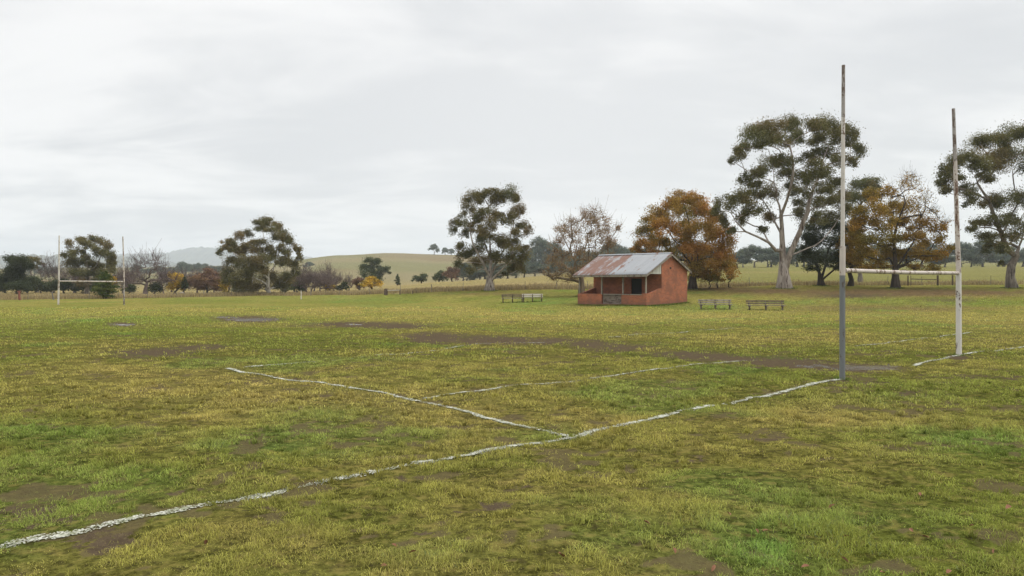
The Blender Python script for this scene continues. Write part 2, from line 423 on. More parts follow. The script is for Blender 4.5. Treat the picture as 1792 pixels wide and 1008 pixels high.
# ------------------------------------------------------------------ plant materials
def leaf_mat(name, trans=.25, rough=.55, spec=.25):
    m, nt = newmat(name); k = NT(nt)
    col = k.attr('col').outputs['Color']
    b = k.bsdf(col, rough, spec=spec)
    t = k.n('ShaderNodeBsdfTranslucent'); k.link(col, t.inputs[0])
    mx = k.n('ShaderNodeMixShader'); mx.inputs[0].default_value = trans
    k.link(b, mx.inputs[1]); k.link(t.outputs[0], mx.inputs[2]); k.out(mx.outputs[0]); return m
M_LEAF = leaf_mat('leaf', .30, .75, .08); M_BLADE = leaf_mat('grass_blade', .35, .9, .04)
def bark_mat(name, ca, cb, cc=None, zs=.25):
    m, nt = newmat(name); k = NT(nt)
    pos = k.n('ShaderNodeTexCoord').outputs['Object']
    n = k.noise(k.mapping(pos, (1, 1, zs)), 3.2, 5, .65, .4)
    c = k.mix(k.ramp(n, .36, .62), ca, cb)
    if cc: c = k.mix(k.ramp(k.noise(k.mapping(pos, (1, 1, .18)), 5.5, 3, .6), .55, .66), c, cc)
    k.out(k.bsdf(c, .85, k.bump(n, .6, .04))); return m
M_GUM = bark_mat('gum_bark', (.20, .165, .135), (.36, .315, .27), (.085, .06, .045))
M_GUMD = bark_mat('dark_gum_bark', (.10, .082, .066), (.24, .205, .17), (.04, .03, .024))
M_GUMW = bark_mat('pale_gum_bark', (.34, .31, .27), (.52, .49, .44), (.18, .15, .12))
M_OAK = bark_mat('oak_bark', (.035, .027, .02), (.075, .058, .043))
M_TWIG = bark_mat('bare_twig', (.085, .062, .056), (.14, .105, .095))
M_TWIGP = bark_mat('pale_twig', (.13, .095, .06), (.20, .15, .10))

# ------------------------------------------------------------------ trees
def tubes_from_skeleton(pos, par, rad, minsides=4):
    n = len(pos); ch = [[] for _ in range(n)]
    for i, p in enumerate(par):
        if p >= 0: ch[p].append(i)
    V = []; Fq = []; off = 0
    stack = [(0, None)]
    while stack:
        s, pr = stack.pop()
        chain = ([pr] if pr is not None else []) + [s]
        cur = s
        while ch[cur]:
            c = sorted(ch[cur], key=lambda q: -rad[q])
            for o in c[1:]: stack.append((o, cur))
            cur = c[0]; chain.append(cur)
        if len(chain) < 2: continue
        pts = pos[chain]; rr = rad[chain].copy()
        if pr is not None: rr[0] = min(rr[0], rr[1]*1.25)
        sides = 9 if rr[0] > .15 else (6 if rr[0] > .05 else minsides)
        tg = np.gradient(pts, axis=0); tg /= np.linalg.norm(tg, axis=1)[:, None]+1e-9
        ref = np.where(np.abs(tg[:, 1:2]) < .9, np.array([[0, 1., 0]]), np.array([[1., 0, 0]]))
        a = np.cross(tg, ref); a /= np.linalg.norm(a, axis=1)[:, None]+1e-9; b = np.cross(tg, a)
        an = np.arange(sides)*2*np.pi/sides
        ring = pts[:, None] + rr[:, None, None]*(np.cos(an)[None, :, None]*a[:, None]+np.sin(an)[None, :, None]*b[:, None])
        V.append(ring.reshape(-1, 3)); m = len(pts)
        i, k = np.meshgrid(np.arange(m-1), np.arange(sides), indexing='ij'); k2 = (k+1) % sides
        q = np.stack([i*sides+k, i*sides+k2, (i+1)*sides+k2, (i+1)*sides+k], -1).reshape(-1, 4)+off
        Fq.append(q); off += m*sides
    return np.concatenate(V), np.concatenate(Fq)

def leaves(cent, size, aspect, droop, colors, rg):
    """one leaf-shaped quad per centre"""
    n = len(cent)
    d = rg.normal(size=(n, 3)); d[:, 2] = d[:, 2]*(1-droop) - droop*1.2
    d /= np.linalg.norm(d, axis=1)[:, None]+1e-9
    r = rg.normal(size=(n, 3)); s = np.cross(d, r); s /= np.linalg.norm(s, axis=1)[:, None]+1e-9
    L = (size*rg.uniform(.6, 1.4, n))[:, None]; W = L*aspect
    v = np.stack([cent-d*L*.5, cent+s*W*.5, cent+d*L*.5, cent-s*W*.5], 1).reshape(-1, 3)
    q = np.arange(n*4).reshape(n, 4)
    return v, q, np.repeat(colors, 4, axis=0)

EUC = [(col3(.094,.092,.036), 3), (col3(.118,.108,.045), 3), (col3(.078,.083,.036), 2), (col3(.155,.112,.052), .8)]
EUCB = [(col3(.098,.092,.036), 3), (col3(.122,.100,.042), 3), (col3(.080,.082,.036), 3), (col3(.155,.108,.048), 1.2)]
DARK = [(col3(.034,.042,.020), 3), (col3(.046,.052,.024), 2)]
OAKP = [(col3(.260,.135,.032), 3), (col3(.215,.130,.030), 3), (col3(.150,.128,.030), 3), (col3(.31,.150,.042), 1.3)]
OAKG = [(col3(.230,.150,.028), 3), (col3(.185,.135,.028), 3), (col3(.255,.145,.030), 2), (col3(.125,.110,.028), 1.2)]
OAKS = [(col3(.190,.120,.062), 3), (col3(.155,.105,.050), 3), (col3(.235,.145,.070), 1)]
YELP = [(col3(.36,.235,.030), 3), (col3(.28,.19,.03), 2), (col3(.16,.15,.03), 1)]
BUSH = [(col3(.050,.062,.028), 3), (col3(.066,.074,.034), 2)]
FARG = [(col3(.085,.105,.075), 3), (col3(.115,.125,.085), 2), (col3(.070,.088,.068), 2)]  # distance haze put into the leaf colour, paler and bluer
CYP = [(col3(.040,.062,.016), 3), (col3(.075,.085,.020), 2), (col3(.110,.105,.028), .8)]
RUST = [(col3(.150,.092,.062), 3), (col3(.125,.080,.058), 2), (col3(.19,.115,.050), 1)]

def tree(name, label, cat, base, clumps, limbs=(), rb=.3, pal=EUC, bark=None, leaf=.2, asp=.4, droop=.5, dens=330, nsub=9,
         seed=1, spread=.6, group=None, sub_r=.50, tipr=.018, topbrown=0., flare=1.5, twigs=0, twig_len=.8, taper=.0, gravity=.25, fill=1.0):
    """base: world point. clumps: array of (x, y, z, r_h, r_v) in world units. limbs: list of world polylines, the first starts at base.
    Grows trunk, limbs, branches to each clump and twigs to each leaf bunch, then fills the bunches with leaf faces."""
    rg = np.random.default_rng(seed)
    base = np.array(base, float); clumps = np.array(clumps, float)
    pos = [base.copy() - np.array([0, 0, .25])]; par = [-1]; fixed = [0]
    def addpath(start, pts):
        cur = start
        for p in pts:
            pos.append(np.array(p, float)); par.append(cur); cur = len(pos)-1
        return cur
    for li, L in enumerate(limbs):
        L = [np.array(p, float) for p in L]
        if li == 0: st = 0
        else:
            A = np.array(pos); st = int(np.argmin(np.linalg.norm(A-L[0], axis=1)))
        prev = pos[st]; pts = []
        for p in L[(0 if li == 0 else 1):]:
            sl = np.linalg.norm(p-prev); ns = max(1, int(sl/.7))
            for j in range(1, ns+1):
                q = prev+(p-prev)*j/ns
                if j < ns: q = q + rg.normal(size=3)*.05*min(1, sl)
                pts.append(q)
            prev = p
        addpath(st, pts)
    if not limbs:
        c0 = clumps[:, :3].mean(0); lo = clumps[:, 2].min()
        top = base + (c0-base)*.55
        addpath(0, [base, base+(top-base)*.33+rg.normal(size=3)*.1, base+(top-base)*.66+rg.normal(size=3)*.12, top])
    nstart = 2
    order = np.argsort(np.linalg.norm(clumps[:, :3]-np.array(pos[-1]), axis=1)+clumps[:, 2]*.3)
    leafc = []; leafcol = []
    pcol = np.array([p[0] for p in pal]); pw = np.array([p[1] for p in pal]); pw = pw/pw.sum()
    zlo, zhi = clumps[:, 2].min(), clumps[:, 2].max()+1e-6
    for ci in order:
        cx, cy, cz, rh, rv = clumps[ci]; c = np.array([cx, cy, cz])
        A = np.array(pos); D = A - c
        dist = np.linalg.norm(D, axis=1)
        pen = np.clip(D[:, 2]+.3*rv, 0, None)*1.6
        hi = np.arange(len(A)) < nstart
        st = int(np.argmin(dist+pen+np.where(hi, 5., 0)))
        a = A[st]; sp = c-a; ln = np.linalg.norm(sp)
        ns = max(2, int(ln/.7))
        pd = (a-A[par[st]]) if par[st] >= 0 else np.array([0, 0, 1.]); pd /= np.linalg.norm(pd)+1e-9
        ctrl = a + (pd*.5+sp/(ln+1e-9)*.5)*ln*.45 + np.array([0, 0, -gravity*.2*ln]) + rg.normal(size=3)*.06*ln
        pts = []
        for j in range(1, ns+1):
            t = j/ns; pts.append((1-t)**2*a+2*t*(1-t)*ctrl+t*t*c + rg.normal(size=3)*.03)
        i0 = len(pos); addpath(st, pts); cend = list(range(i0, len(pos)))
        # leaf bunches
        ns_ = max(3, int(nsub*rg.uniform(.8, 1.2)))
        u = rg.normal(size=(ns_, 3)); u /= np.linalg.norm(u, axis=1)[:, None]
        u[:, 2] = np.where(u[:, 2] < -.6, -u[:, 2]*.6, u[:, 2])
        rr = rg.uniform(.25, 1., ns_)**.5*spread*1.3
        sc_ = np.array([rh, rh, rv])
        subs = c + u*rr[:, None]*sc_
        for sb in subs:
            nn = np.array([pos[i] for i in cend]); k = cend[int(np.argmin(np.linalg.norm(nn-sb, axis=1)+np.clip(nn[:, 2]-sb[2], 0, None)))]
            mid = (pos[k]+sb)/2+rg.normal(size=3)*.06*rh + np.array([0, 0, .05*rh])
            e = addpath(k, [mid, sb])
            for _ in range(twigs):
                dd = sb-base; dd = dd/np.linalg.norm(dd)*.7+rg.normal(size=3)*.55; dd[2] += .25
                e2 = sb+dd*twig_len*rg.uniform(.5, 1.1)
                e3 = (sb+e2)/2+rg.normal(size=3)*.08*twig_len
                addpath(e, [e3, e2])
        nleaf = int(dens*1.9*math.pi*rh*rv*fill)
        if nleaf > 0:
            pick = rg.integers(0, ns_, nleaf)
            wdt = rg.uniform(.6, 1.25, ns_)
            off = rg.normal(size=(nleaf, 3)); off /= np.linalg.norm(off, axis=1)[:, None]; off *= (rg.uniform(0, 1, nleaf)**.45*np.where(rg.uniform(size=nleaf) < .16, 1.75, 1.))[:, None]
            lc = subs[pick] + off*sc_*sub_r*wdt[pick][:, None]*np.array([1.1, 1.1, 1.0])
            base_c = pcol[rg.choice(len(pcol), ns_, p=pw)]
            main = pcol[rg.choice(len(pcol), p=pw)]
            tint = (.5*base_c+.5*main)*rg.uniform(.85, 1.15, (ns_, 1))
            cc = 1.4*tint[pick]*rg.uniform(.75, 1.3, (nleaf, 1))
            if topbrown > 0:
                tb = np.clip((off[:, 2]+.2)*.8, 0, 1)*topbrown*np.clip((cz-zlo)/(zhi-zlo)+.25, 0, 1)*rg.uniform(0, 1.3, nleaf)
                cc = lerp(cc, col3(.175, .112, .052), np.clip(tb, 0, 1))
            leafc.append(lc); leafcol.append(cc)
    pos = np.array(pos); par = np.array(par)
    cnt = np.zeros(len(pos)); haschild = np.zeros(len(pos), bool)
    for i in range(len(pos)-1, 0, -1):
        if not haschild[i]: cnt[i] += 1
        cnt[par[i]] += cnt[i]; haschild[par[i]] = True
    ex = math.log(rb/tipr)/math.log(max(cnt[0], 3))
    rad = tipr*np.maximum(cnt, 1)**ex
    hgt = np.linalg.norm(pos-base, axis=1)
    rad *= 1-.42*np.clip(hgt/(hgt.max()*.55), 0, 1)
    rad *= 1+(flare-1)*np.exp(-hgt/(rb*1.3))
    V, Qt = tubes_from_skeleton(pos, par, rad)
    leaf = leaf*.74
    t = empty(name, tuple(base)); tag(t, label, cat, group)
    npmesh('trunk', V-base, [Qt], bark or M_GUM, t, smooth=True)
    if leafc:
        lc = np.concatenate(leafc); cc = np.concatenate(leafcol)
        v, q, cl_ = leaves(lc, leaf, asp, droop, cc, rg)
        npmesh('crown', v-base, [q], M_LEAF, t, attrs={'col': cl_})
    return t

def photo_clumps(lst, d, cxpx, halfw, seed, depthk=.62, extra=.35):
    """blobs read off the photograph, spread through the real depth of the crown"""
    rg = np.random.default_rng(seed); out = []
    s = d/F
    for (px, py, rx, ry) in lst:
        dx = (px-cxpx)/halfw; mx = math.sqrt(max(.08, 1-dx*dx))*halfw*s*depthk
        dy = rg.uniform(-1, 1)*mx
        dd = d+dy
        p = P(px, py, d); k = dd/d
        out.append((p[0]*k, dd, H+(p[2]-H)*k, rx*s*1.28, ry*s*1.55))
    return out
def pl(d, *pts):
    """polyline: (px, py[, extra depth])"""
    return [P(p[0], p[1], d+(p[2] if len(p) > 2 else 0)) for p in pts]

# ---- tall forked gum beside the near goal
D = 70.
b = ground(1372, D)
c1 = [(1320,240,24,15),(1350,228,26,17),(1380,224,22,17),(1392,242,14,13),(1338,252,18,9),(1365,248,20,10),(1290,270,12,13),(1283,282,8,7),(1304,260,11,10),
 (1425,226,19,15),(1450,228,20,16),(1476,232,18,15),(1490,244,11,12),(1437,246,20,9),(1466,250,18,9),(1500,266,13,12),(1492,285,9,9),(1410,276,16,9),(1440,270,22,9),(1470,281,16,9),(1424,288,12,7),
 (1345,290,22,15),(1365,284,19,13),(1325,308,13,11),(1376,306,14,12),(1303,316,11,11),(1326,327,15,9),(1405,314,19,15),(1430,304,21,15),(1455,322,17,11),(1398,336,17,9),(1440,332,16,10),
 (1345,340,18,13),(1380,330,12,9),(1295,345,18,13),(1270,356,15,13),(1255,370,11,11),(1263,392,13,11),(1311,345,15,11),(1320,370,19,13),(1346,384,14,11),(1300,386,12,10),
 (1395,375,14,11),(1406,355,14,9),(1446,360,21,13),(1466,345,15,11),(1456,385,19,11),(1430,384,13,9),(1475,365,14,12),(1282,405,9,7),(1335,402,10,7)]
tree('gum_tree', 'tall gum tree with forked grey trunk and rounded green clumps behind the near goal post', 'tree', b,
     photo_clumps(c1, D, 1385, 130, 3), [
     [b]+pl(D, (1371,480), (1370,455), (1369,425), (1368,395), (1364,360), (1355,320), (1352,285), (1345,262)),
     pl(D, (1371,470), (1381,448,-.3), (1391,425,-.6), (1402,400,-.8), (1413,372,-1), (1420,340,-1), (1432,310,-.6), (1440,280,-.3), (1450,255)),
     pl(D, (1369,445), (1358,438,-.8), (1345,424,-1.4), (1327,415,-1.8), (1304,405,-2), (1288,388,-2.2), (1279,372,-2)),
     pl(D, (1388,440,-.6), (1405,438,.5), (1426,430,1), (1446,412,1.4), (1460,395,1.6)),
     pl(D, (1369,415), (1354,385,1), (1345,365,1.5), (1335,350,1.8)),
     pl(D, (1366,375), (1377,350,-1), (1385,320,-1.6), (1388,290,-1.5), (1382,255,-1.2))],
     rb=.5, pal=EUC, leaf=.20, dens=390, nsub=9, seed=11, topbrown=.35, flare=1.6, tipr=.015, bark=M_GUM)

# ---- gum at the right edge
b = ground(1771, D)
c2 = [(1715,250,18,13),(1740,246,20,13),(1765,241,22,15),(1792,240,20,17),(1816,250,22,18),(1840,262,20,18),(1652,300,13,13),(1672,286,17,13),(1696,281,17,12),(1648,322,10,11),(1671,309,16,11),
 (1711,290,19,15),(1740,285,21,17),(1770,276,23,17),(1800,290,24,18),(1832,295,22,16),(1721,312,15,9),(1656,336,11,9),(1690,334,13,11),(1701,350,13,11),(1726,355,13,9),(1756,350,17,15),(1782,354,17,15),(1812,350,20,17),
 (1850,340,20,18),(1715,394,15,9),(1741,390,19,11),(1766,385,15,11),(1731,414,17,10),(1790,400,14,11),(1740,430,16,11),(1758,436,11,9),(1752,462,5,5),(1826,385,20,16),(1700,402,9,7),(1765,415,14,9),(1725,440,6,5),(1840,415,16,12)]
tree('gum_tree', 'spreading gum tree with dark leaning trunk at the right edge of the photo', 'tree', b,
     photo_clumps(c2, D, 1765, 130, 5), [
     [b]+pl(D, (1768,485), (1770,465), (1778,448), (1788,420), (1793,390), (1798,350), (1800,310)),
     pl(D, (1773,455), (1766,440,-.4), (1756,420,-.8), (1746,395,-1.2), (1730,350,-1.6), (1710,320,-1.6)),
     pl(D, (1788,420), (1776,390,1), (1762,350,1.5), (1748,320,1.8), (1738,300,1.6)),
     pl(D, (1790,410), (1812,385,-1), (1826,345,-1.6)),
     pl(D, (1730,350,-1.6), (1700,335,-1.8), (1668,325,-1.8))],
     rb=.38, pal=EUC, leaf=.20, dens=400, nsub=9, seed=12, topbrown=.25, flare=1.5, bark=M_GUMD, tipr=.015)

# ---- gum in the middle, left of the shed
D = 86.
b = ground(857, D)
c3 = [(825,348,15,10),(845,346,14,10),(860,341,17,9),(885,341,15,11),(898,353,11,13),(873,356,15,11),(905,372,13,13),(890,385,13,11),(912,398,13,9),(925,405,8,8),(902,410,10,8),
 (797,398,9,12),(808,388,9,9),(822,370,13,11),(812,408,9,9),(830,400,12,9),(855,400,15,13),(870,380,13,11),(845,420,15,13),(870,420,17,11),(885,430,13,9),(850,375,13,10),(835,385,11,9),
 (805,435,9,9),(815,450,13,11),(835,440,15,11),(800,462,8,7),(835,462,13,9),(895,430,15,11),(915,436,13,9),(910,450,15,9),(888,450,13,11),(868,450,14,11),(895,474,13,9),(912,470,9,8),(884,481,7,6),(850,455,14,9),(825,475,9,6),(905,460,12,7)]
tree('gum_tree', 'upright gum tree with pale flared trunk standing beside the left benches', 'tree', b,
     photo_clumps(c3, D, 860, 72, 6), [
     [b]+pl(D, (857,495), (857,485), (858,470), (858,445), (857,415), (856,385), (855,360)),
     pl(D, (857,485), (846,462,-.6), (836,444,-1), (827,425,-1.2), (822,395,-1.2)),
     pl(D, (858,478), (869,458,.6), (880,440,.9), (893,415,1), (900,385,1)),
     pl(D, (857,490), (868,482,-.6), (880,470,-1.2), (895,455,-1.6)),
     pl(D, (858,460), (850,430,1.2), (838,400,1.8), (830,370,1.8))],
     rb=.42, pal=EUCB, leaf=.21, dens=330, nsub=8, seed=13, topbrown=.3, flare=1.6, bark=M_GUM, tipr=.016)

# ---- broad gum at left
D = 108.
b = ground(470, D)
c4 = [(485,420,9,8),(492,436,9,8),(478,436,9,8),(505,445,9,8),(410,435,9,8),(450,393,12,8),(468,391,12,8),(482,396,10,8),(460,403,13,7),(475,406,13,7),(495,412,11,9),(508,425,9,9),(500,420,9,8),(522,440,8,8),(525,452,6,7),(515,465,9,8),(500,460,11,9),(517,476,7,7),
 (418,414,9,7),(432,412,9,7),(395,427,9,7),(403,425,9,7),(385,442,7,7),(393,436,7,6),(403,440,6,7),(435,428,13,8),(455,428,13,8),(445,440,13,8),(420,445,11,8),(465,440,11,7),
 (405,460,11,9),(420,462,13,11),(440,460,15,11),(460,456,15,9),(480,450,11,9),(490,458,11,9),(400,480,11,11),(420,485,15,13),(445,484,17,12),(450,472,17,9),(396,490,9,9),(430,500,18,10),(455,504,16,8),(492,490,15,12),(506,486,12,9),(486,504,13,7),(415,500,11,9),(470,488,12,9)]
tree('gum_tree', 'broad low gum tree with thin white trunk at the far side of the field', 'tree', b,
     photo_clumps(c4, D, 455, 80, 7), [
     [b]+pl(D, (469,500,-1), (470,488,-1.4), (470,478,-1.5), (466,462,-1.2), (462,440,-.6), (462,415)),
     pl(D, (470,480,-1.5), (480,466,-1.6), (492,455,-1.6), (503,440,-1)),
     pl(D, (470,484,-1.4), (458,476,-2), (445,472,-2), (430,462,-1.6))],
     rb=.30, pal=EUCB, leaf=.25, dens=270, nsub=8, seed=14, topbrown=.4, flare=1.2, bark=M_GUMW, tipr=.018)

# ---- gum behind the far goal
D = 118.
b = ground(152, D)
c5 = [(122,428,8,7),(135,421,10,6),(148,422,10,7),(165,421,10,7),(180,425,9,7),(190,432,7,7),(156,431,12,6),(113,447,7,6),(125,445,8,7),(140,441,8,7),(150,450,8,6),(170,438,9,6),(185,441,9,7),(195,448,7,8),(175,446,10,7),
 (198,462,6,8),(190,460,8,8),(125,461,10,8),(140,463,13,8),(160,465,13,9),(175,470,13,8),(135,478,13,8),(155,482,13,8),(180,480,10,8),(190,471,9,8),(145,495,9,7),(168,494,8,6)]
tree('gum_tree', 'rounded dark gum tree framed between the far goal posts', 'tree', b, photo_clumps(c5, D, 155, 50, 8),
     [[b]+pl(D, (153,500), (155,480), (152,460), (148,435)), pl(D, (155,482), (168,465), (178,445)), pl(D, (154,490), (140,470), (130,450))],
     rb=.28, pal=EUC, leaf=.26, dens=250, nsub=7, seed=15, topbrown=.4, bark=M_GUMD, tipr=.02)
# ---- dark trees at the far left
D = 112.
b = ground(32, D)
c6 = [(20,457,10,8),(35,456,10,8),(28,472,14,11),(46,470,10,9),(20,490,15,12),(40,490,14,12),(8,495,10,11),(55,498,9,9),(30,504,17,9),(45,503,12,8)]
tree('evergreen_tree', 'dense dark evergreen at the left edge behind the red post', 'tree', b, photo_clumps(c6, D, 30, 40, 9), (),
     rb=.3, pal=DARK, leaf=.27, dens=360, nsub=8, seed=16, bark=M_OAK)
b = ground(66, 130.)
tree('gum_tree', 'small sparse gum tree leaning out beside the dark evergreen at far left', 'tree', b,
     photo_clumps([(57,453,8,5),(66,458,7,5),(72,462,5,4),(50,458,6,6),(60,468,5,4)], 130., 60, 20, 10),
     [[b]+pl(130., (58,495), (54,475), (58,460))], rb=.18, pal=EUCB, leaf=.28, dens=220, nsub=6, seed=17, bark=M_GUMD)
b = ground(-40, 118.)
tree('evergreen_tree', 'dark evergreen cut off by the left edge of the photo', 'tree', b,
     photo_clumps([(-50,460,16,12),(-30,470,16,14),(-10,490,14,12),(-40,490,20,16),(-60,495,16,14),(-2,503,10,8)], 118., -35, 50, 19), (),
     rb=.3, pal=DARK, leaf=.27, dens=330, nsub=8, seed=18, bark=M_OAK)

# ---- autumn oaks
D = 74.
b = ground(1018, D)
c11 = [(1020,383,14,11),(1040,380,14,11),(1000,396,14,11),(982,407,13,9),(1060,396,12,11),(1079,405,7,7),(1025,405,15,11),(1050,414,14,11),(1002,420,15,11),(976,432,13,11),(1030,430,17,11),(1060,434,13,9),
 (985,450,15,11),(1015,450,17,11),(1045,450,15,9),(966,462,11,11),(990,474,15,9),(1018,474,15,9),(975,486,11,7),(1000,490,13,7),(1070,420,9,8),(1046,470,14,8),(1066,455,10,8),(960,480,8,8),(1035,392,12,9)]
tree('autumn_tree', 'half bare autumn tree with sparse tan leaves behind the left end of the shed', 'tree', b, photo_clumps(c11, D, 1020, 66, 21),
     [[b]+pl(D, (1018,495), (1018,482), (1020,460), (1024,435), (1028,410), (1030,392)), pl(D, (1018,482), (1008,462,-1), (998,440,-1.4), (988,420,-1.6)), pl(D, (1018,478), (1032,455,1), (1046,430,1.6), (1056,410,1.8)),
      pl(D, (1018,488), (1000,475,.8), (984,462,1.4), (972,452,1.6))],
     rb=.28, pal=OAKS, leaf=.16, asp=.55, droop=.1, dens=135, nsub=9, seed=21, bark=M_TWIGP, twigs=4, twig_len=.75, tipr=.012, spread=.75, sub_r=.5)
D = 78.
b = ground(1212, D)
c12 = [(1195,352,22,11),(1215,350,16,9),(1175,362,17,13),(1150,380,17,13),(1136,386,12,9),(1205,374,23,16),(1234,370,17,13),(1250,390,17,13),(1165,400,21,15),(1131,410,15,13),(1195,404,21,15),(1225,404,21,15),(1254,414,19,15),
 (1273,420,13,15),(1126,430,17,11),(1155,430,19,13),(1190,434,19,13),(1220,440,19,13),(1250,444,21,15),(1274,450,14,13),(1113,440,9,8),(1236,470,19,13),(1260,470,19,13),(1278,468,9,9),(1222,484,15,9),(1250,487,15,8),(1215,464,14,12),(1140,450,16,10),(1170,450,18,10)]
tree('autumn_tree', 'full rust and green autumn oak rising behind the shed roof', 'tree', b, photo_clumps(c12, D, 1200, 92, 22),
     [[b]+pl(D, (1212,485), (1212,465), (1212,440), (1208,410), (1204,380)), pl(D, (1212,470), (1196,445,-1), (1180,420,-2), (1165,395,-2)), pl(D, (1212,465), (1228,440,1), (1242,415,1.6), (1250,390,1.8))],
     rb=.36, pal=OAKP, leaf=.19, asp=.6, droop=.1, dens=330, nsub=11, seed=22, bark=M_OAK, spread=.7, tipr=.013, twigs=1, twig_len=.5)
D = 71.
b = ground(1567, D)
c13 = [(1520,346,13,11),(1545,341,15,11),(1500,376,12,9),(1530,370,17,13),(1560,370,17,13),(1590,366,17,12),(1511,396,17,11),(1546,395,19,13),(1580,395,19,13),(1614,395,17,12),(1644,402,12,9),(1500,420,15,11),(1530,425,19,13),
 (1565,425,19,13),(1600,420,19,13),(1634,426,16,11),(1515,449,17,11),(1550,450,21,13),(1585,450,19,11),(1620,450,17,9),(1645,448,13,8),(1535,469,17,7),(1600,470,14,6),(1630,470,12,6),(1490,445,12,9),(1660,440,8,7)]
c13b = [(1575,330,14,13),(1600,330,14,11),(1618,355,15,12),(1638,374,12,9),(1590,315,10,8),(1560,345,12,10),(1655,395,9,8),(1612,376,13,9)]
lim13 = [[b]+pl(D, (1567,485), (1567,470), (1566,450), (1564,420), (1562,390), (1564,360)), pl(D, (1567,468), (1582,450,-1), (1598,425,-1.6), (1608,395,-1.8), (1614,365,-1.6)), pl(D, (1566,462), (1550,440,1), (1536,415,1.6), (1526,385,1.8)),
      pl(D, (1567,470), (1592,458,1), (1616,445,1.4), (1636,430,1.6)), pl(D, (1564,420), (1574,385,-1), (1584,350,-1.4))]
tr = tree('autumn_tree', 'golden autumn oak with bare upper twigs seen between the near goal posts', 'tree', b, photo_clumps(c13, D, 1570, 92, 23), lim13,
     rb=.33, pal=OAKG, leaf=.18, asp=.6, droop=.1, dens=300, nsub=10, seed=23, bark=M_OAK, spread=.75, tipr=.012, twigs=2, twig_len=.7)
# its sparser upper right part: same tree, so the pieces become parts of it
t2 = tree('autumn_tree', 'x', 'tree', b, photo_clumps(c13b, D, 1580, 92, 24), [pl(D, (1567,470))+pl(D, (1564,420), (1572,385,-1), (1584,355,-1.2))],
     rb=.15, pal=OAKG, leaf=.17, asp=.6, droop=.1, dens=55, nsub=7, seed=24, bark=M_OAK, spread=.8, tipr=.011, twigs=4, twig_len=.9, flare=1.)
for ch in list(t2.children):
    ch.parent = tr; ch.name = 'upper_branch' if ch.name.startswith('trunk') else 'upper_crown'
bpy.data.objects.remove(t2)
D = 80.
b = ground(1488, 77.)
c15 = [(1490,410,15,13),(1502,430,15,13),(1490,450,17,13),(1506,465,13,8),(1482,430,13,11),(1500,395,11,8),(1515,445,12,9),(1478,460,9,8)]
tree('autumn_tree', 'small golden brown tree just right of the left near goal post', 'tree', b, photo_clumps(c15, 77., 1494, 30, 25), (), rb=.24, pal=OAKG, leaf=.19, asp=.6,
     droop=.1, dens=330, nsub=9, seed=25, bark=M_OAK, spread=.7)
b = ground(1437, 77.)
c14 = [(1420,402,17,13),(1445,396,19,12),(1468,402,14,12),(1410,425,17,13),(1435,424,19,15),(1464,425,17,15),(1412,449,15,11),(1440,454,20,11),(1468,450,14,12),(1424,469,13,6),(1463,470,13,6),(1402,440,8,9)]
tree('evergreen_tree', 'dark multi stemmed evergreen in the shade behind the tall gum', 'tree', b, photo_clumps(c14, 77., 1440, 48, 26),
     [[b]+pl(77., (1436,492), (1434,478), (1428,462), (1420,440)), pl(77., (1436,492), (1441,476,.4), (1446,460,.6), (1450,435,.8)), pl(77., (1438,490), (1450,480,-.4), (1462,470,-.6), (1470,458,-.8))],
     rb=.3, pal=DARK, leaf=.2, dens=330, nsub=9, seed=26, bark=M_OAK)
b = ground(1505, 92.)
c16 = [(1505,330,15,13),(1524,320,14,9),(1536,330,10,9),(1495,350,15,13),(1485,345,10,9),(1500,374,13,11),(1520,345,12,9)]
tree('gum_tree', 'dark gum crown showing above the golden oak right of the near goal post', 'tree', b, photo_clumps(c16, 92., 1510, 35, 27),
     [[b]+pl(92., (1504,460), (1503,410), (1505,360), (1510,335))], rb=.25, pal=EUC, leaf=.22, dens=330, nsub=8, seed=27, bark=M_GUMD)

# ---- clipped looking round cypress beside the far goal
def cone_clumps(base, h, r, n, seed, pw=.6):
    rg = np.random.default_rng(seed); o = []
    for i in range(n):
        t = (i+.5)/n; rr = r*(1-t)**pw*(.55+.45*min(1, t*6)); a = i*2.4
        o.append((base[0]+math.cos(a)*rr*.55, base[1]+math.sin(a)*rr*.55, base[2]+.1*h+t*h*.88, rr*.62+.08*r, h*.09+.05))
    return o
b = ground(184, 93.)
tree('cypress_bush', 'rounded green conifer bush beside the right post of the far goal', 'bush', b, cone_clumps(b, 3.3, 1.55, 22, 31, .55), (), rb=.16, pal=CYP, leaf=.2, droop=-.3, dens=380, nsub=8, seed=31, bark=M_OAK)

# ---- bare tree behind far goal
b = ground(254, 118.)
rgb = np.random.default_rng(41)
cb = [(258,460,14,8),(240,470,12,9),(275,468,14,9),(228,480,9,9),(290,480,9,9),(262,480,14,9),(245,488,12,8),(280,490,12,8),(232,495,8,7),(300,490,7,7),(268,455,10,5),(246,460,9,6)]
tree('bare_tree', 'leafless vase shaped tree with mauve brown twigs right of the far goal', 'tree', b, photo_clumps(cb, 118., 258, 46, 41), (), rb=.26, dens=0, nsub=10, seed=41, bark=M_TWIG, twigs=6, twig_len=1.3, tipr=.022, spread=.9, gravity=.1)

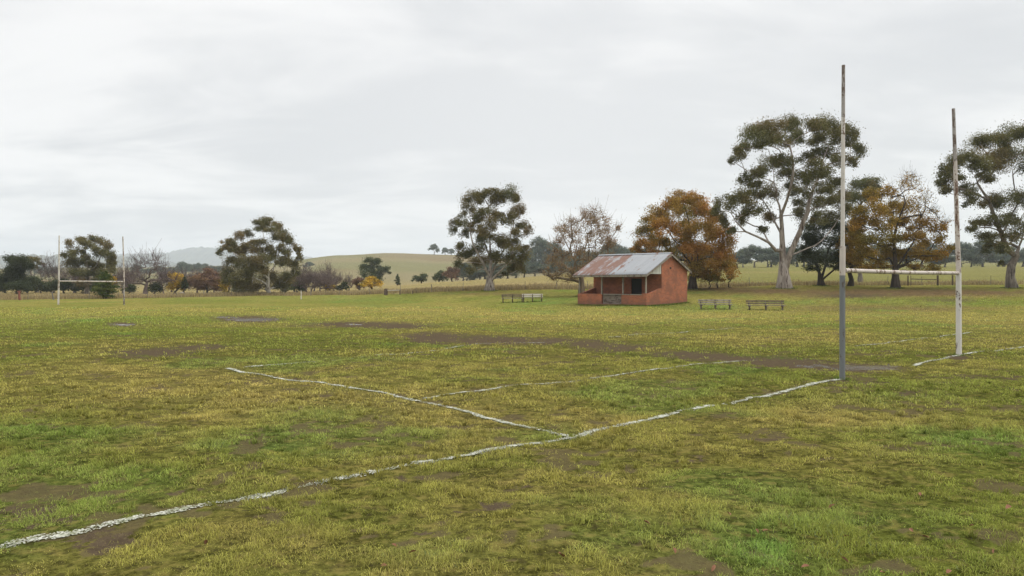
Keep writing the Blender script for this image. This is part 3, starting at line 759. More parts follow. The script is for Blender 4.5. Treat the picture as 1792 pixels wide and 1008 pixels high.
# ---- scrub beyond the fence at left: bare shrubs, yellow tree, green bushes
def shrub(px, d, hpx, wpx, kind, seed, label, cat='shrub', group=None, name=None):
    b = ground(px, d); s = d/F; h = hpx*s; wd = wpx*s
    rg = np.random.default_rng(seed); cl = []
    n = max(5, int(6+wpx/6))
    for i in range(n):
        a = rg.uniform(0, 2*np.pi); q = rg.uniform(0, 1)**.5; t = rg.uniform(.15, 1.)
        ww = wd*.5*(math.sin(min(1, .35+t*.65)*math.pi*.93)+.25)
        cl.append((b[0]+math.cos(a)*q*ww*.8, b[1]+math.sin(a)*q*ww*.8, b[2]+h*(.12+.74*t), wd*.2+.15, h*.2+.12))
    if kind == 'bare':
        return tree(name or 'bare_shrub', label, cat, b, cl, (), rb=.1+.01*hpx*s, dens=26, pal=[(col3(.105,.072,.052),1),(col3(.13,.085,.06),1)], leaf=.16, asp=.3, nsub=9, seed=seed, bark=M_TWIG, twigs=5, twig_len=h*.16+.25, tipr=.022, spread=.9, gravity=.1, group=group)
    pal = {'green': BUSH, 'dark': DARK, 'yellow': YELP, 'rust': RUST, 'far': FARG, 'conifer': CYP, 'olive': EUC}[kind]
    return tree(name or 'shrub', label, cat, b, cl, (), rb=.1+.015*h, pal=pal, leaf=.13+d*.0014, asp=.5, droop=.2, dens=max(20, 1100/(.13+d*.0014)**2/100), nsub=8, seed=seed, bark=M_OAK, spread=.75, group=group)
shrub(306, 120., 42, 26, 'yellow', 51, 'bright yellow autumn tree in the scrub between far goal and broad gum', 'tree', name='autumn_tree')
shrub(322, 119., 26, 10, 'dark', 52, 'narrow dark green bush against the bright yellow tree', 'bush', name='bush')
shrub(362, 122., 42, 62, 'rust', 53, 'wide russet brown shrub left of the broad gum', 'bush', name='bush')
shrub(392, 119., 22, 16, 'yellow', 54, 'small orange yellow shrub at the foot of the broad gum', 'bush', name='bush')
shrub(270, 120., 20, 24, 'dark', 55, 'small dark green bush at the foot of the leafless tree', 'bush', name='bush')
shrub(112, 119., 24, 40, 'dark', 56, 'low dark green bush behind the left post of the far goal', 'bush', name='bush')
shrub(192, 121., 36, 22, 'yellow', 57, 'olive yellow shrub behind the top of the round conifer bush', 'bush', name='bush')
shrub(72, 119., 20, 22, 'dark', 58, 'low dark bush at the foot of the trees beside the red post', 'bush', name='bush')
shrub(598, 122., 17, 18, 'dark', 59, 'round dark green bush under the open hill', 'bush', name='bush')
shrub(577, 122., 14, 14, 'yellow', 60, 'small ochre shrub left of the round dark green bush', 'bush', name='bush')
shrub(651, 122., 20, 32, 'yellow', 61, 'low domed yellow bush in front of the gum on the slope', 'bush', name='bush')
shrub(630, 124., 22, 22, 'rust', 62, 'reddish shrub left of the low domed yellow bush', 'bush', name='bush')
gsc = 'bare scrub beyond the fence'
lsc = 'leafless mauve brown shrub in the scrub beyond the fence'
protos = [shrub(535, 122., 42, 40, 'bare', 63, lsc, 'shrub', gsc), shrub(90, 130., 56, 44, 'bare', 64, lsc, 'shrub', gsc), shrub(345, 128., 38, 60, 'bare', 65, lsc, 'shrub', gsc)]
def copy_thing(src, loc, rz, sc, label=None, group=None):
    c = src.copy(); C.collection.objects.link(c); c.location = loc; c.rotation_euler = (0, 0, rz); c.scale = (sc[0], sc[0], sc[1])
    if label: c['label'] = label
    if group: c['group'] = group
    for ch in src.children:
        k = ch.copy(); C.collection.objects.link(k); k.parent = c
    return c
for i, (px, d, s) in enumerate([(285,124,.85),(215,126,.8),(230,135,1.),(320,132,.9),(400,124,.8),(560,120,.75),(585,128,.8),(515,130,.7),(550,132,.9),(610,130,.65),(130,126,.85),(150,124,.8),(175,124,.75),(30,126,.8),(300,138,1.),(375,135,.8),(570,136,.8),(200,134,.9),(570,122,.6),(545,120,.55)]):
    copy_thing(protos[i % 3], tuple(ground(px, d)), i*1.3, (s, s))
# green understorey of the scrub
gb = 'dark green bushes among the bare scrub'; lb = 'dark green bush among the bare scrub beyond the fence'
pg = [shrub(425, 124., 22, 30, 'green', 66, lb, 'bush', gb, 'bush'), shrub(500, 120., 26, 26, 'green', 67, lb, 'bush', gb, 'bush')]
for i, (px, d, s) in enumerate([(145,121,.9),(165,126,.8),(95,124,1.),(48,118,.9),(225,124,.7),(415,119,.8),(520,126,.9),(528,124,.8),(10,120,1.1),(132,128,1.2),(180,130,1.2),(62,126,1.1)]):
    copy_thing(pg[i % 2], tuple(ground(px, d)), i*2.1, (s, s))

# ---- slope trees in the middle distance
def dome_gum(px, d, hpx, wpx, seed, label, group=None, pal=FARG, cat='tree', name='gum_tree', dens=None):
    b = ground(px, d); s = d/F; h = hpx*s; wd = wpx*s; rg = np.random.default_rng(seed); cl = []
    n = 16
    n = 20
    for i in range(n):
        a = i*2.4; q = math.sqrt((i+.5)/n); t = 1-.95*q**1.5*rg.uniform(.3, 1)
        cl.append((b[0]+math.cos(a)*q*wd*.42, b[1]+math.sin(a)*q*wd*.42, b[2]+h*(.13+.70*t), wd*.19, h*.18))
    lf = .13+d*.0013
    return tree(name, label, cat, b, cl, (), rb=.12+.02*h, pal=pal, leaf=lf, asp=.5, droop=.3, dens=dens or 9/lf**2*1.0, nsub=7, seed=seed, bark=M_GUMD, tipr=.02, group=group)
b = ground(655, 190.)
cS = [(648,460,12,6),(660,459,9,5),(640,468,10,6),(655,470,14,7),(672,472,10,5),(645,480,12,7),(662,482,12,7),(675,476,7,4),(634,485,6,5),(655,490,12,6)]
tree('gum_tree', 'dark clumpy gum tree alone on the grassy slope below the open hill', 'tree', b, photo_clumps(cS, 190., 655, 28, 71), (), rb=.35, pal=BUSH, leaf=.36, dens=130, nsub=7, seed=71, bark=M_GUMD)
b = ground(696, 170.)
tree('conifer_tree', 'small pointed dark conifer on the slope right of the clumpy gum', 'tree', b, cone_clumps(b, 20*170/F, .9, 14, 72, .8), (), rb=.15, pal=BUSH, leaf=.3, dens=200, nsub=6, seed=72, bark=M_OAK)
dome_gum(760, 590., 20, 19, 73, 'lone round tree standing on the skyline of the open hill')
dome_gum(779, 590., 14, 13, 74, 'smaller of the two trees close together on the hill skyline')
dome_gum(790, 592., 12, 12, 75, 'skyline tree nearest the crown of the middle gum')
shrub(738, 165., 17, 28, 'green', 76, 'rounded bush at the left end of the bush row below the hill', 'bush', name='bush')
shrub(768, 168., 22, 28, 'green', 77, 'dark bush second from the left in the bush row below the hill', 'bush', name='bush')
shrub(792, 166., 25, 30, 'rust', 78, 'brownish bush in the bush row just left of the middle gum', 'bush', name='bush')
gf = 'trees of the far tree line'; lf_ = 'hazy grey green gum in the far tree line across the paddock'
pf = [dome_gum(1320, 268., 42, 44, 81, lf_, gf), dome_gum(1380, 262., 38, 40, 82, lf_, gf), dome_gum(1720, 270., 50, 46, 83, lf_, gf)]
k = 0
for (px, d, s, sz) in [(1288,262,.8,.8),(1303,272,1.,.9),(1340,264,.9,.8),(1352,275,1.,.95),(1368,262,.8,.75),(1398,270,1.,.9),(1412,262,.9,.8),(1430,272,1.,.9),(1455,264,1.,.85),(1480,270,1.,.9),(1510,262,.9,.8),(1535,270,1.,.95),(1560,262,1.,.85),(1585,272,1.,.9),
    (1610,264,1.,.9),(1632,272,1.1,1.),(1655,264,1.,.85),(1675,272,1.1,1.05),(1695,262,.9,.85),(1742,266,1.,.9),(1760,272,1.1,1.05),(1785,264,1.,.85),(1805,272,1.,.95),(1830,264,1.,.9),(1260,268,1.,.9),(1240,262,.9,.8),(1215,268,1.,.9),(1190,262,1.,.85),(1165,270,1.,.9)]:
    copy_thing(pf[k % 3], tuple(ground(px+rng.uniform(-6, 6), d+rng.uniform(-4, 14))), k*1.7, (s*rng.uniform(.8, 1.6), sz*rng.uniform(.7, 1.2))); k += 1
# tree line behind the shed, lower ground
gm_ = 'hazy trees behind the shed'; lm = 'hazy blue green gum in the tree belt behind the shed'
for (px, d, s, sz) in [(808,215,.7,.55),(822,222,.75,.6),(838,214,.75,.55),(852,222,.8,.6),(868,215,.8,.65),(884,226,.8,.7),(900,216,.75,.65),(918,226,.9,.85),(925,330,1.3,1.45),(945,340,1.3,1.55),(938,230,.9,.8),(955,222,.8,.75),(965,340,1.3,1.5),(985,330,1.2,1.4),(975,225,.9,.8),(1000,232,.9,.85),(1020,335,1.3,1.4),(1045,330,1.3,1.4),(1070,340,1.3,1.45),(1090,330,1.3,1.4),(1110,340,1.3,1.45),(1030,235,.9,.75),(1060,232,.9,.8),(1085,236,.9,.75),(1110,232,.9,.8),(1135,236,.9,.8),(1135,335,1.3,1.4)]:
    copy_thing(pf[k % 3], tuple(ground(px+rng.uniform(-5, 5), d+rng.uniform(-5, 12))), k*1.7, (s*rng.uniform(.85, 1.4), sz*rng.uniform(.65, 1.08)), lm, gm_); k += 1
# distant trees on the flat left of the broad gum
gl_ = 'blue grey trees far beyond the scrub'; ll = 'blue grey tree far beyond the scrub under the hazy hill'
for (px, d, s, sz) in [(318,430,1.2,1.4),(326,440,1.3,1.5),(300,450,1.2,1.2),(345,460,1.2,1.2),(372,430,1.1,1.2),(384,450,1.2,1.3),(358,470,1.2,1.1),(280,450,1.3,1.2),(262,460,1.2,1.1),(240,440,1.2,1.2),(75,420,1.2,1.2),(95,430,1.3,1.3),(60,440,1.2,1.2),(540,440,1.,.8)]:
    copy_thing(pf[k % 3], tuple(ground(px, d)), k*1.7, (s*.75, sz*.62), ll, gl_); k += 1
# saplings along the fence right of the shed
gs = 'saplings by the shed'; 
for i, (px, h_) in enumerate([(1240, 24), (1256, 26), (1278, 24)]):
    b = ground(px, 79.); s = 79./F
    tree('sapling', ['thin sapling nearest the shed gable by the fence', 'middle one of three thin saplings by the fence right of the shed', 'thin sapling furthest from the shed by the fence'][i], 'tree', b,
         [(b[0]+rng.uniform(-.3,.3), b[1]+rng.uniform(-.3,.3), b[2]+h_*s*q, .42, .35) for q in (.65, .85, 1.05)], (), rb=.07, pal=OAKG, leaf=.17, asp=.6, dens=240, nsub=6, seed=90+i, bark=M_OAK, group=gs)

# ------------------------------------------------------------------ painted / rusty materials
def paint_mat(name, base, rust, amount, scale=6., zs=.35, rough=.6, streak=None):
    m, nt = newmat(name); k = NT(nt)
    pos = k.n('ShaderNodeTexCoord').outputs['Object']
    n = k.noise(k.mapping(pos, (1, 1, zs)), scale, 6, .7, .3)
    n2 = k.noise(pos, scale*4, 4, .6)
    f = k.ramp(k.math('ADD', k.math('MULTIPLY', n, .75), k.math('MULTIPLY', n2, .25)), amount, amount+.05)
    rc = k.mix(k.noise(pos, 14, 3), rust, tuple(c*.4 for c in rust))
    bc = k.mix(k.noise(pos, 3, 4), base, tuple(c*.78 for c in base))
    k.out(k.bsdf(k.mix(f, bc, rc), rough, k.bump(f, .4, .004))); return m
M_POSTW = paint_mat('flaking_white_paint', (.66, .63, .57), (.13, .075, .05), .555)
M_POSTW2 = paint_mat('worn_cream_paint', (.60, .56, .50), (.22, .15, .10), .54)
M_POSTR = paint_mat('rusty_white_pipe', (.55, .49, .43), (.19, .11, .07), .515)
M_POSTG = paint_mat('blue_grey_paint', (.175, .185, .185), (.13, .11, .09), .57)
M_POSTT = paint_mat('bare_rusty_pipe', (.36, .33, .30), (.17, .12, .09), .49)
M_TIMBER = paint_mat('grey_timber', (.275, .24, .195), (.13, .105, .085), .52, 5, .2, .85)
M_TIMBERD = paint_mat('brown_timber', (.135, .095, .065), (.075, .052, .038), .52, 5, .2, .85)
M_TIMBERP = paint_mat('panel_timber', (.20, .165, .135), (.09, .065, .05), .52, 2.2, 3., .85)
M_TIMBERW = paint_mat('bleached_timber', (.50, .46, .40), (.25, .22, .18), .58, 5, .2, .85)
M_REDPOST = paint_mat('red_post_paint', (.22, .075, .05), (.12, .06, .04), .55)
M_CONC = paint_mat('old_concrete', (.30, .28, .25), (.16, .14, .12), .54, 4, 1, .9)
M_CREAM = paint_mat('cream_boarding', (.52, .52, .46), (.32, .29, .24), .62, 3, .3, .8)
M_SHADE = paint_mat('opening_shade', (.020, .019, .017), (.012, .011, .010), .6, 3, .3, .8)  # near-black paints the darkness inside the doorway and the vent hole
M_WIRE = paint_mat('fence_wire', (.16, .155, .15), (.09, .07, .06), .5, 8, 1, .6)

# ------------------------------------------------------------------ near goal
D1, D2 = H*F/(665-HZ), H*F/(622-HZ)
p1 = P(1474, 665, D1); p2 = P(1678, 622, D2)
p1[2] = float(zt(p1[0], p1[1])); p2[2] = float(zt(p2[0], p2[1]))
goal = empty('goal_posts', tuple((p1+p2)/2)); o0 = (p1+p2)/2
tag(goal, 'near white rugby goal with rusty peeling posts and a blue grey left base', 'goal posts')
def post(name, pts, rad, mat, label=None, sides=20):
    m = MB(); m.tube([np.array(p)-o0 for p in pts], rad, sides); o = m.build(name, mat, goal, smooth=True)
    if label: o['label'] = label
    return o
j1 = P(1474.2, 482, D1); j2 = P(1474.6, 431, D1); tp1 = P(1476, 114, D1); ts1 = P(1475.6, 205, D1)
post('post_base', [p1-np.array([0, 0, .2]), j1], [.056, .055], M_POSTG, 'blue grey painted lower pipe of the left post')
post('sleeve', [j1+np.array([0, 0, .002]), j2], [.058, .057], M_POSTR, 'rust stained white sleeve above the blue grey pipe')
post('upright', [j2+np.array([0, 0, .001]), ts1], [.041, .037], M_POSTW2, 'thin cream upper length of the left post')
post('upright', [ts1+np.array([0, 0, .001]), tp1], [.0365, .034], M_POSTT, 'bare rusty tip of the left post')
k2 = P(1677.5, 478, D2); tp2 = P(1668.5, 190, D2); tm2 = P(1671.5, 282, D2)
post('upright', [p2-np.array([0, 0, .2]), p2*.5+k2*.5, k2], [.073, .071, .068], M_POSTW, 'flaking white lower half of the right post')
post('upright', [k2+np.array([0, 0, .001]), tm2], [.064, .050], M_POSTR, 'tapering pinkish white upper half of the right post')
post('upright', [tm2+(tp2-tm2)*.001, tp2], [.0495, .042], M_POSTT, 'grey rusty tip of the right post')
ca, cb_ = P(1478.5, 473.5, D1), P(1677, 478, D2)
post('crossbar', [ca, ca*.5+cb_*.5+np.array([0, 0, -.015]), cb_], [.047, .047, .047], M_POSTR, 'rust streaked white crossbar')
# ------------------------------------------------------------------ far goal
Df = 70.
q1 = ground(102, Df); q2 = ground(217, Df); o0 = (q1+q2)/2
goal = empty('goal_posts', tuple(o0)); tag(goal, 'small far white rugby goal at the other end of the field', 'goal posts')
a1 = P(103, 492, Df); a2 = P(217.2, 493, Df)
post('upright', [q1-np.array([0, 0, .2]), a1, P(103.6, 412, Df)], [.085, .075, .05], M_POSTW2, 'white left upright of the far goal')
post('upright', [q2-np.array([0, 0, .2]), a2], [.07, .065], M_POSTT, 'grey lower half of the far right upright')
post('upright', [a2+np.array([0, 0, .001]), P(215, 414, Df)], [.062, .05], M_POSTR, 'pale upper half of the far right upright')
post('crossbar', [a1+np.array([.07, 0, 0]), a2-np.array([.06, 0, 0])], [.06, .06], M_POSTR)

# ------------------------------------------------------------------ shed
ang = math.atan2(-.697, .717)
d0 = 57.6; corner = P(1131, 536, d0)
shed = empty('brick_shed', tuple(corner), ang)
tag(shed, 'small red brick shed with open veranda and half rusted corrugated iron roof', 'shed')
def brick_mat():
    m, nt = newmat('red_brick'); k = NT(nt)
    ob = k.n('ShaderNodeTexCoord').outputs['Object']
    s = k.n('ShaderNodeSeparateXYZ'); k.link(ob, s.inputs[0])
    c = k.n('ShaderNodeCombineXYZ'); k.link(k.math('ADD', s.outputs[0], s.outputs[1]), c.inputs[0]); k.link(s.outputs[2], c.inputs[1])
    br = k.n('ShaderNodeTexBrick'); k.link(c.outputs[0], br.inputs['Vector'])
    br.inputs['Color1'].default_value = (.39, .115, .045, 1); br.inputs['Color2'].default_value = (.25, .071, .033, 1); br.inputs['Mortar'].default_value = (.27, .19, .14, 1)
    br.inputs['Scale'].default_value = 1; br.inputs['Mortar Size'].default_value = .009; br.inputs['Brick Width'].default_value = .24; br.inputs['Row Height'].default_value = .10
    br.inputs['Bias'].default_value = -.1
    n = k.noise(ob, 1.1, 5, .65)
    col = k.mix(k.ramp(n, .44, .62, 0, .75), br.outputs[0], (.20, .085, .05))
    n2 = k.noise(k.mapping(ob, (1, 1, .5)), 2.3, 4, .6)
    low = k.math('MULTIPLY', k.ramp(k.math('ADD', s.outputs[2], k.math('MULTIPLY', n2, .9)), .35, 1.15, 1, 0), .75)
    col = k.mix(low, col, (.155, .085, .055))     # splash-back dirt with a ragged upper edge
    k.out(k.bsdf(col, .9, k.bump(br.outputs[1], -.4, .01))); return m
M_BRICK = brick_mat()
def roof_mat(name, rust):
    m, nt = newmat(name); k = NT(nt)
    ob = k.n('ShaderNodeTexCoord').outputs['Object']
    st = k.noise(k.mapping(ob, (2.6, .38, .38)), 1.0, 5, .7, .2); bl = k.noise(k.mapping(ob, (1, .8, .8)), 2.4, 5, .7)
    v = k.math('ADD', k.math('MULTIPLY', st, .65), k.math('MULTIPLY', bl, .35))
    f = k.ramp(v, .40 if rust else .56, .52 if rust else .60)
    f = k.math('MULTIPLY', f, .93)
    zinc = k.mix(k.noise(k.mapping(ob, (5, .3, .3)), 1.0, 3), (.205, .215, .225), (.30, .308, .315))
    rc = k.mix(k.noise(ob, 5, 4), (.120, .052, .032), (.19, .098, .066))
    k.out(k.bsdf(k.mix(f, zinc, rc), .6, spec=.2)); return m
M_ROOFR = roof_mat('rusted_iron', True); M_ROOFZ = roof_mat('galvanised_iron', False)
ZR, SL, YR = 4.1, .48, 3.2
def zr(y): return ZR-SL*abs(y-YR)
Wd, Dp, V0 = 6.66, 5.8, 2.08
# brick walls
m = MB()
for x0, x1 in ((-.22, 0), (-Wd, -Wd+.22)):
    m.prism_x(x0, x1, [(V0, -.7), (Dp, -.7), (Dp, zr(Dp)-.09), (YR, ZR-.09), (V0, zr(V0)-.09)])
m.box(-Wd+.223, -2.9, V0+.02, V0+.22, -.7, 3.35); m.box(-1.85, -.223, V0+.02, V0+.22, -.7, 3.35); m.box(-2.9, -1.85, V0+.023, V0+.217, 2.12, 3.347)
m.box(-Wd+.223, -.223, Dp-.22, Dp-.02, -.7, 2.70)
m.build('brick_wall', M_BRICK, shed)
m = MB()
for x0, x1 in ((-.22, .002), (-Wd-.002, -Wd+.22)):
    m = MB(); m.prism_x(x0, x1, [(0.22, -.6), (V0-.002, -.6), (V0-.002, 1.36), (1.55, 1.24), (.55, .98), (.22, .96)]); m.build('side_parapet', M_BRICK, shed)
m = MB(); m.box(-.42, .004, -.002, .218, -.6, .97); m.build('corner_pier', M_BRICK, shed)
m = MB(); m.box(-Wd-.003, -4.22, 0, .218, -.6, .90); m.build('front_parapet', M_BRICK, shed)
m = MB(); m.box(-2.33, -.423, .02, .20, -.6, .84); m.build('front_parapet', M_BRICK, shed)
m = MB()
for zi in range(4): m.box(-4.16, -2.333, .10+.006*(zi % 2), .22, .122+zi*.18, .294+zi*.18)
o = m.build('timber_panel', M_TIMBERP, shed)
m = MB(); m.box(-4.217, -2.336, -.06, .34, -.6, .117); m.build('step', M_BRICK, shed)
m = MB(); m.box(-4.218, -.424, -.01, .235, .843, .90); m.build('coping', M_TIMBER, shed)
m = MB(); m.box(-Wd+.225, -.225, .345, V0+.015, -.5, .10); m.build('veranda_floor', M_TIMBERD, shed)
m = MB(); m.box(-2.88, -1.87, V0+.12, V0+.17, .105, 2.11); m.build('doorway_shade', M_SHADE, shed)  # panel painted as the shade inside the open doorway
for x in (-Wd+.11, -4.28, -2.22, -.11):
    m = MB(); zb = .903
    if x > -.5: zb = .974
    m.box(x-.055, x+.055, .06, .17, zb, 2.42); m.build('post', M_TIMBER, shed, bevel=.008)
m = MB(); m.box(-Wd-.12, .12, .05, .18, 2.423, 2.56); m.build('beam', M_TIMBER, shed)
m = MB(); m.box(-Wd-.24, .24, -.335, -.295, zr(-.3)-.19, zr(-.3)-.045); m.build('fascia', M_TIMBER, shed)
m = MB(); m.box(-Wd+.22, -.22, .2, V0, 2.57, 2.60); m.build('ceiling', M_TIMBERD, shed)
# boarded gable ends over the veranda
for x0 in (-.10, -Wd+.02):
    ys = np.linspace(.19, V0-.004, 9); m = MB()
    for i in range(8):
        a, bb = ys[i]+.006, ys[i+1]-.006
        m.prism_x(x0, x0+.05+(.012 if i % 2 else 0), [(a, 2.45), (bb, 2.45), (bb, zr(bb)-.10), (a, zr(a)-.10)])
    m.build('gable_boarding', M_CREAM, shed)
# barge boards
for x0 in (.20, -Wd-.24):
    m = MB(); m.prism_x(x0, x0+.04, [(-.29, zr(-.29)-.20), (YR, ZR-.20), (YR, ZR-.045), (-.29, zr(-.29)-.045)])
    m.prism_x(x0, x0+.04, [(YR+.001, ZR-.20), (Dp+.28, zr(Dp+.28)-.20), (Dp+.28, zr(Dp+.28)-.045), (YR+.001, ZR-.045)])
    m.build('barge_board', M_TIMBER, shed)
# corrugated sheets
def sheet(name, x0, x1, ya, yb, mat, label, lift=0.):
    nx = int((x1-x0)/.032); xs = np.linspace(x0, x1, nx); ys = np.linspace(ya, yb, 7)
    X_, Y_ = np.meshgrid(xs, ys); Z_ = ZR-SL*np.abs(Y_-YR)+.018*np.sin(X_*2*np.pi/.16)+lift + (vnoise(X_*1.3, Y_*1.3, 12)-.5)*.02
    top = np.stack([X_, Y_, Z_], -1).reshape(-1, 3); bot = top-np.array([0, 0, .012]); n = len(ys); kx = len(xs)
    i = (np.arange(n-1)[:, None]*kx+np.arange(kx-1)[None]).ravel(); q = np.stack([i, i+1, i+1+kx, i+kx], 1)
    e1 = np.arange(kx-1); N = len(top)
    qe = np.stack([e1+1, e1, e1+N, e1+1+N], 1); l = (n-1)*kx+e1; qf = np.stack([l, l+1, l+1+N, l+N], 1)
    s1 = np.arange(n-1)*kx; qs = np.stack([s1, s1+kx, s1+kx+N, s1+N], 1); s2 = s1+kx-1; qr = np.stack([s2+kx, s2, s2+N, s2+kx+N], 1)
    o = npmesh(name, np.concatenate([top, bot]), [np.concatenate([q, q[:, ::-1]+N, qe, qf, qs, qr])], mat, shed); o['label'] = label
sheet('roof_sheet', -Wd-.28, -3.30, -.36, YR, M_ROOFR, 'rusted left half of the corrugated roof')
sheet('roof_sheet', -3.33, .26, -.36, YR, M_ROOFZ, 'grey galvanised right half of the corrugated roof', .022)
sheet('roof_sheet', -Wd-.28, .26, Dp+.32, YR+.001, M_ROOFZ, 'rear slope of the corrugated roof', .003)
m = MB(); m.prism_x(-Wd-.29, .27, [(YR-.16, ZR-.03), (YR-.16, ZR-.02), (YR, ZR+.065), (YR+.16, ZR-.02), (YR+.16, ZR-.03), (YR, ZR+.05)]); m.build('ridge_cap', M_ROOFZ, shed)
m = MB(); m.box(0.001, .03, 3.24, 3.40, 2.86, 3.0); m.build('wall_vent', M_SHADE, shed)

# ------------------------------------------------------------------ benches
def bench(px, py, d, length, rz, mats, label, toff=0.):
    b = ground(px, d); t = empty('park_bench', tuple(b), rz); tag(t, label, 'bench', 'benches beside the shed')
    t.scale = (1, 1, .84)
    m = MB(); L = length/2
    m.box(-L, L, -.24, -.06, .43, .475); m.box(-L, L, -.03, .15, .43, .475); m.build('seat', mats[0], t, bevel=.006)
    m = MB(); m.poly(*tilt(-L, L, .20, .56, .67)); m.poly(*tilt(-L, L, .225, .73, .87)); m.build('backrest', mats[1], t, bevel=.004)
    for x in (-L*.86, 0, L*.86):
        m = MB(); m.box(x-.05, x+.05, -.05, .09, -.15, .33); m.box(x-.051, x+.051, -.25, .17, .333, .427); m.box(x-.035, x+.035, .172, .196, .30, .84)
        m.build('leg', mats[2], t, bevel=.006)
def tilt(x0, x1, y, z0, z1, th=.035, lean=.03):
    return ([(x0,y,z0),(x1,y,z0),(x1,y+th,z0),(x0,y+th,z0),(x0,y+lean,z1),(x1,y+lean,z1),(x1,y+th+lean,z1),(x0,y+th+lean,z1)],
            [(0,3,2,1),(4,5,6,7),(0,1,5,4),(1,2,6,5),(2,3,7,6),(3,0,4,7)])
bench(1252, 542, 56.2, 2.42, R(-3), (M_TIMBER, M_TIMBER, M_TIMBERP), 'pale grey weathered bench right of the shed, nearer to it')
bench(1340.5, 543, 55.4, 2.74, R(-3), (M_TIMBERP, M_TIMBERD, M_TIMBERP), 'brown backed bench right of the shed, nearer the near goal')
bench(897, 532, 68.5, 2.0, R(2), (M_TIMBER, M_TIMBERD, M_TIMBERD), 'dark brown bench left of the shed, under the middle gum')
bench(932, 532, 68.0, 1.85, R(2), (M_TIMBER, M_TIMBERW, M_TIMBERD), 'bench with a bleached white back left of the shed')

# ------------------------------------------------------------------ fences and posts
fence = empty('wire_fence', tuple(ground(600, fence_d(600))))
tag(fence, 'low wire fence with thin grey posts between the field and the paddocks', 'fence')
fo = np.array(fence.location)
wires = MB(); pts = []
fp = []; px = -60.
while px < 1900:
    fp.append(px); px += 3.6*F/float(fence_d(px))
for i, px in enumerate(fp):
    g = ground(px, float(fence_d(px))); pts.append(g)
    hgt = .95+rng.uniform(-.08, .1); m = MB(); ln = rng.normal(size=2)*.035
    wdt = .05 if i % 4 == 0 else .026
    m.tube([g-fo-np.array([0, 0, .2]), g-fo+np.array([ln[0], ln[1], hgt])], [wdt, wdt*.85], 6); m.build('post', M_TIMBER if i % 4 == 0 else M_WIRE, fence)
for hh in (.3, .58, .86):
    wires.tube([g-fo+np.array([0, -.05, hh]) for g in pts], [.005]*len(pts), 3)
wires.build('wire', M_WIRE, fence)
# timber rail fence behind the golden oak
rf = empty('rail_fence', tuple(ground(1630, 78.5))); tag(rf, 'short broken timber rail fence behind the golden oak by the right near goal post', 'fence'); fo = np.array(rf.location)
gp = [ground(px, 78.5) for px in (1589, 1594, 1641, 1667)]
for i, g in enumerate(gp):
    m = MB(); r = (.07, .035, .10, .08)[i]; m.tube([g-fo-np.array([0, 0, .2]), g-fo+np.array([0, 0, 1.05])], [r, r*.95], 8); m.build('post', M_TIMBERD, rf)
m = MB(); m.tube([gp[1]-fo+np.array([0, -.1, .68]), gp[2]-fo+np.array([0, -.12, .60])], [.04, .04], 6); m.build('rail', M_TIMBERD, rf)
# log stump and rail left of the middle gum
rf = empty('stump_rail', tuple(ground(675, 86.))); tag(rf, 'thick dark stump joined by a rail to a thin post left of middle gum', 'rail'); fo = np.array(rf.location)
m = MB(); m.tube([(0, 0, -.2), (.02, 0, .35), (0, 0, .72)], [.24, .21, .18], 10); m.build('stump', M_TIMBERD, rf, smooth=True)
g = ground(700, 86.)-fo; m = MB(); m.tube([g-np.array([0, 0, .2]), g+np.array([0, 0, .55])], [.06, .055], 8); m.build('post', M_TIMBERD, rf)
m = MB(); m.tube([(.18, 0, .50), g+np.array([0, -.02, .52])], [.04, .035], 8); m.build('rail', M_TIMBERW, rf)
def single(name, label, px, d, h, r, mat, lean=(0, 0), cap=None):
    g = ground(px, d); m = MB(); m.tube([(0, 0, -.2), (lean[0]*.5, 0, h*.5), (lean[0], lean[1], h)], [r, r*.97, r*.93], 10)
    if cap: m.tube([(lean[0]-cap, 0, h+.02), (lean[0]+cap, 0, h+.06)], [.07, .07], 8)
    o = m.build(name, mat, None, smooth=True); o.location = tuple(g); tag(o, label, 'post')
single('marker_post', 'short white marker post at the far side of the field right of the broad gum', 527, 84., .98, .055, M_POSTW2)
single('gate_post', 'thick red brown post with a short crosspiece at the far left field edge', 34.5, 87., .95, .12, M_REDPOST, (-.08, 0), .16)
single('fence_post', 'thin grey post leaning left beside the left post of the far goal', 94, 88., .95, .06, M_WIRE, (-.22, 0))
single('stake', 'short thin dark stake in the dry grass left of the middle gum', 722, 86., .38, .05, M_TIMBERD)
m = MB(); rgx = np.random.default_rng(3)
m.tube([(-.4, 0, .0), (-.2, 0, .2), (.15, 0, .24), (.42, 0, .02)], [.1, .2, .19, .1], 9); o = m.build('rock', M_CONC, None, smooth=True); o.location = tuple(ground(318, 112.)); tag(o, 'small pale rock in the dry grass below the bright yellow tree', 'rock')

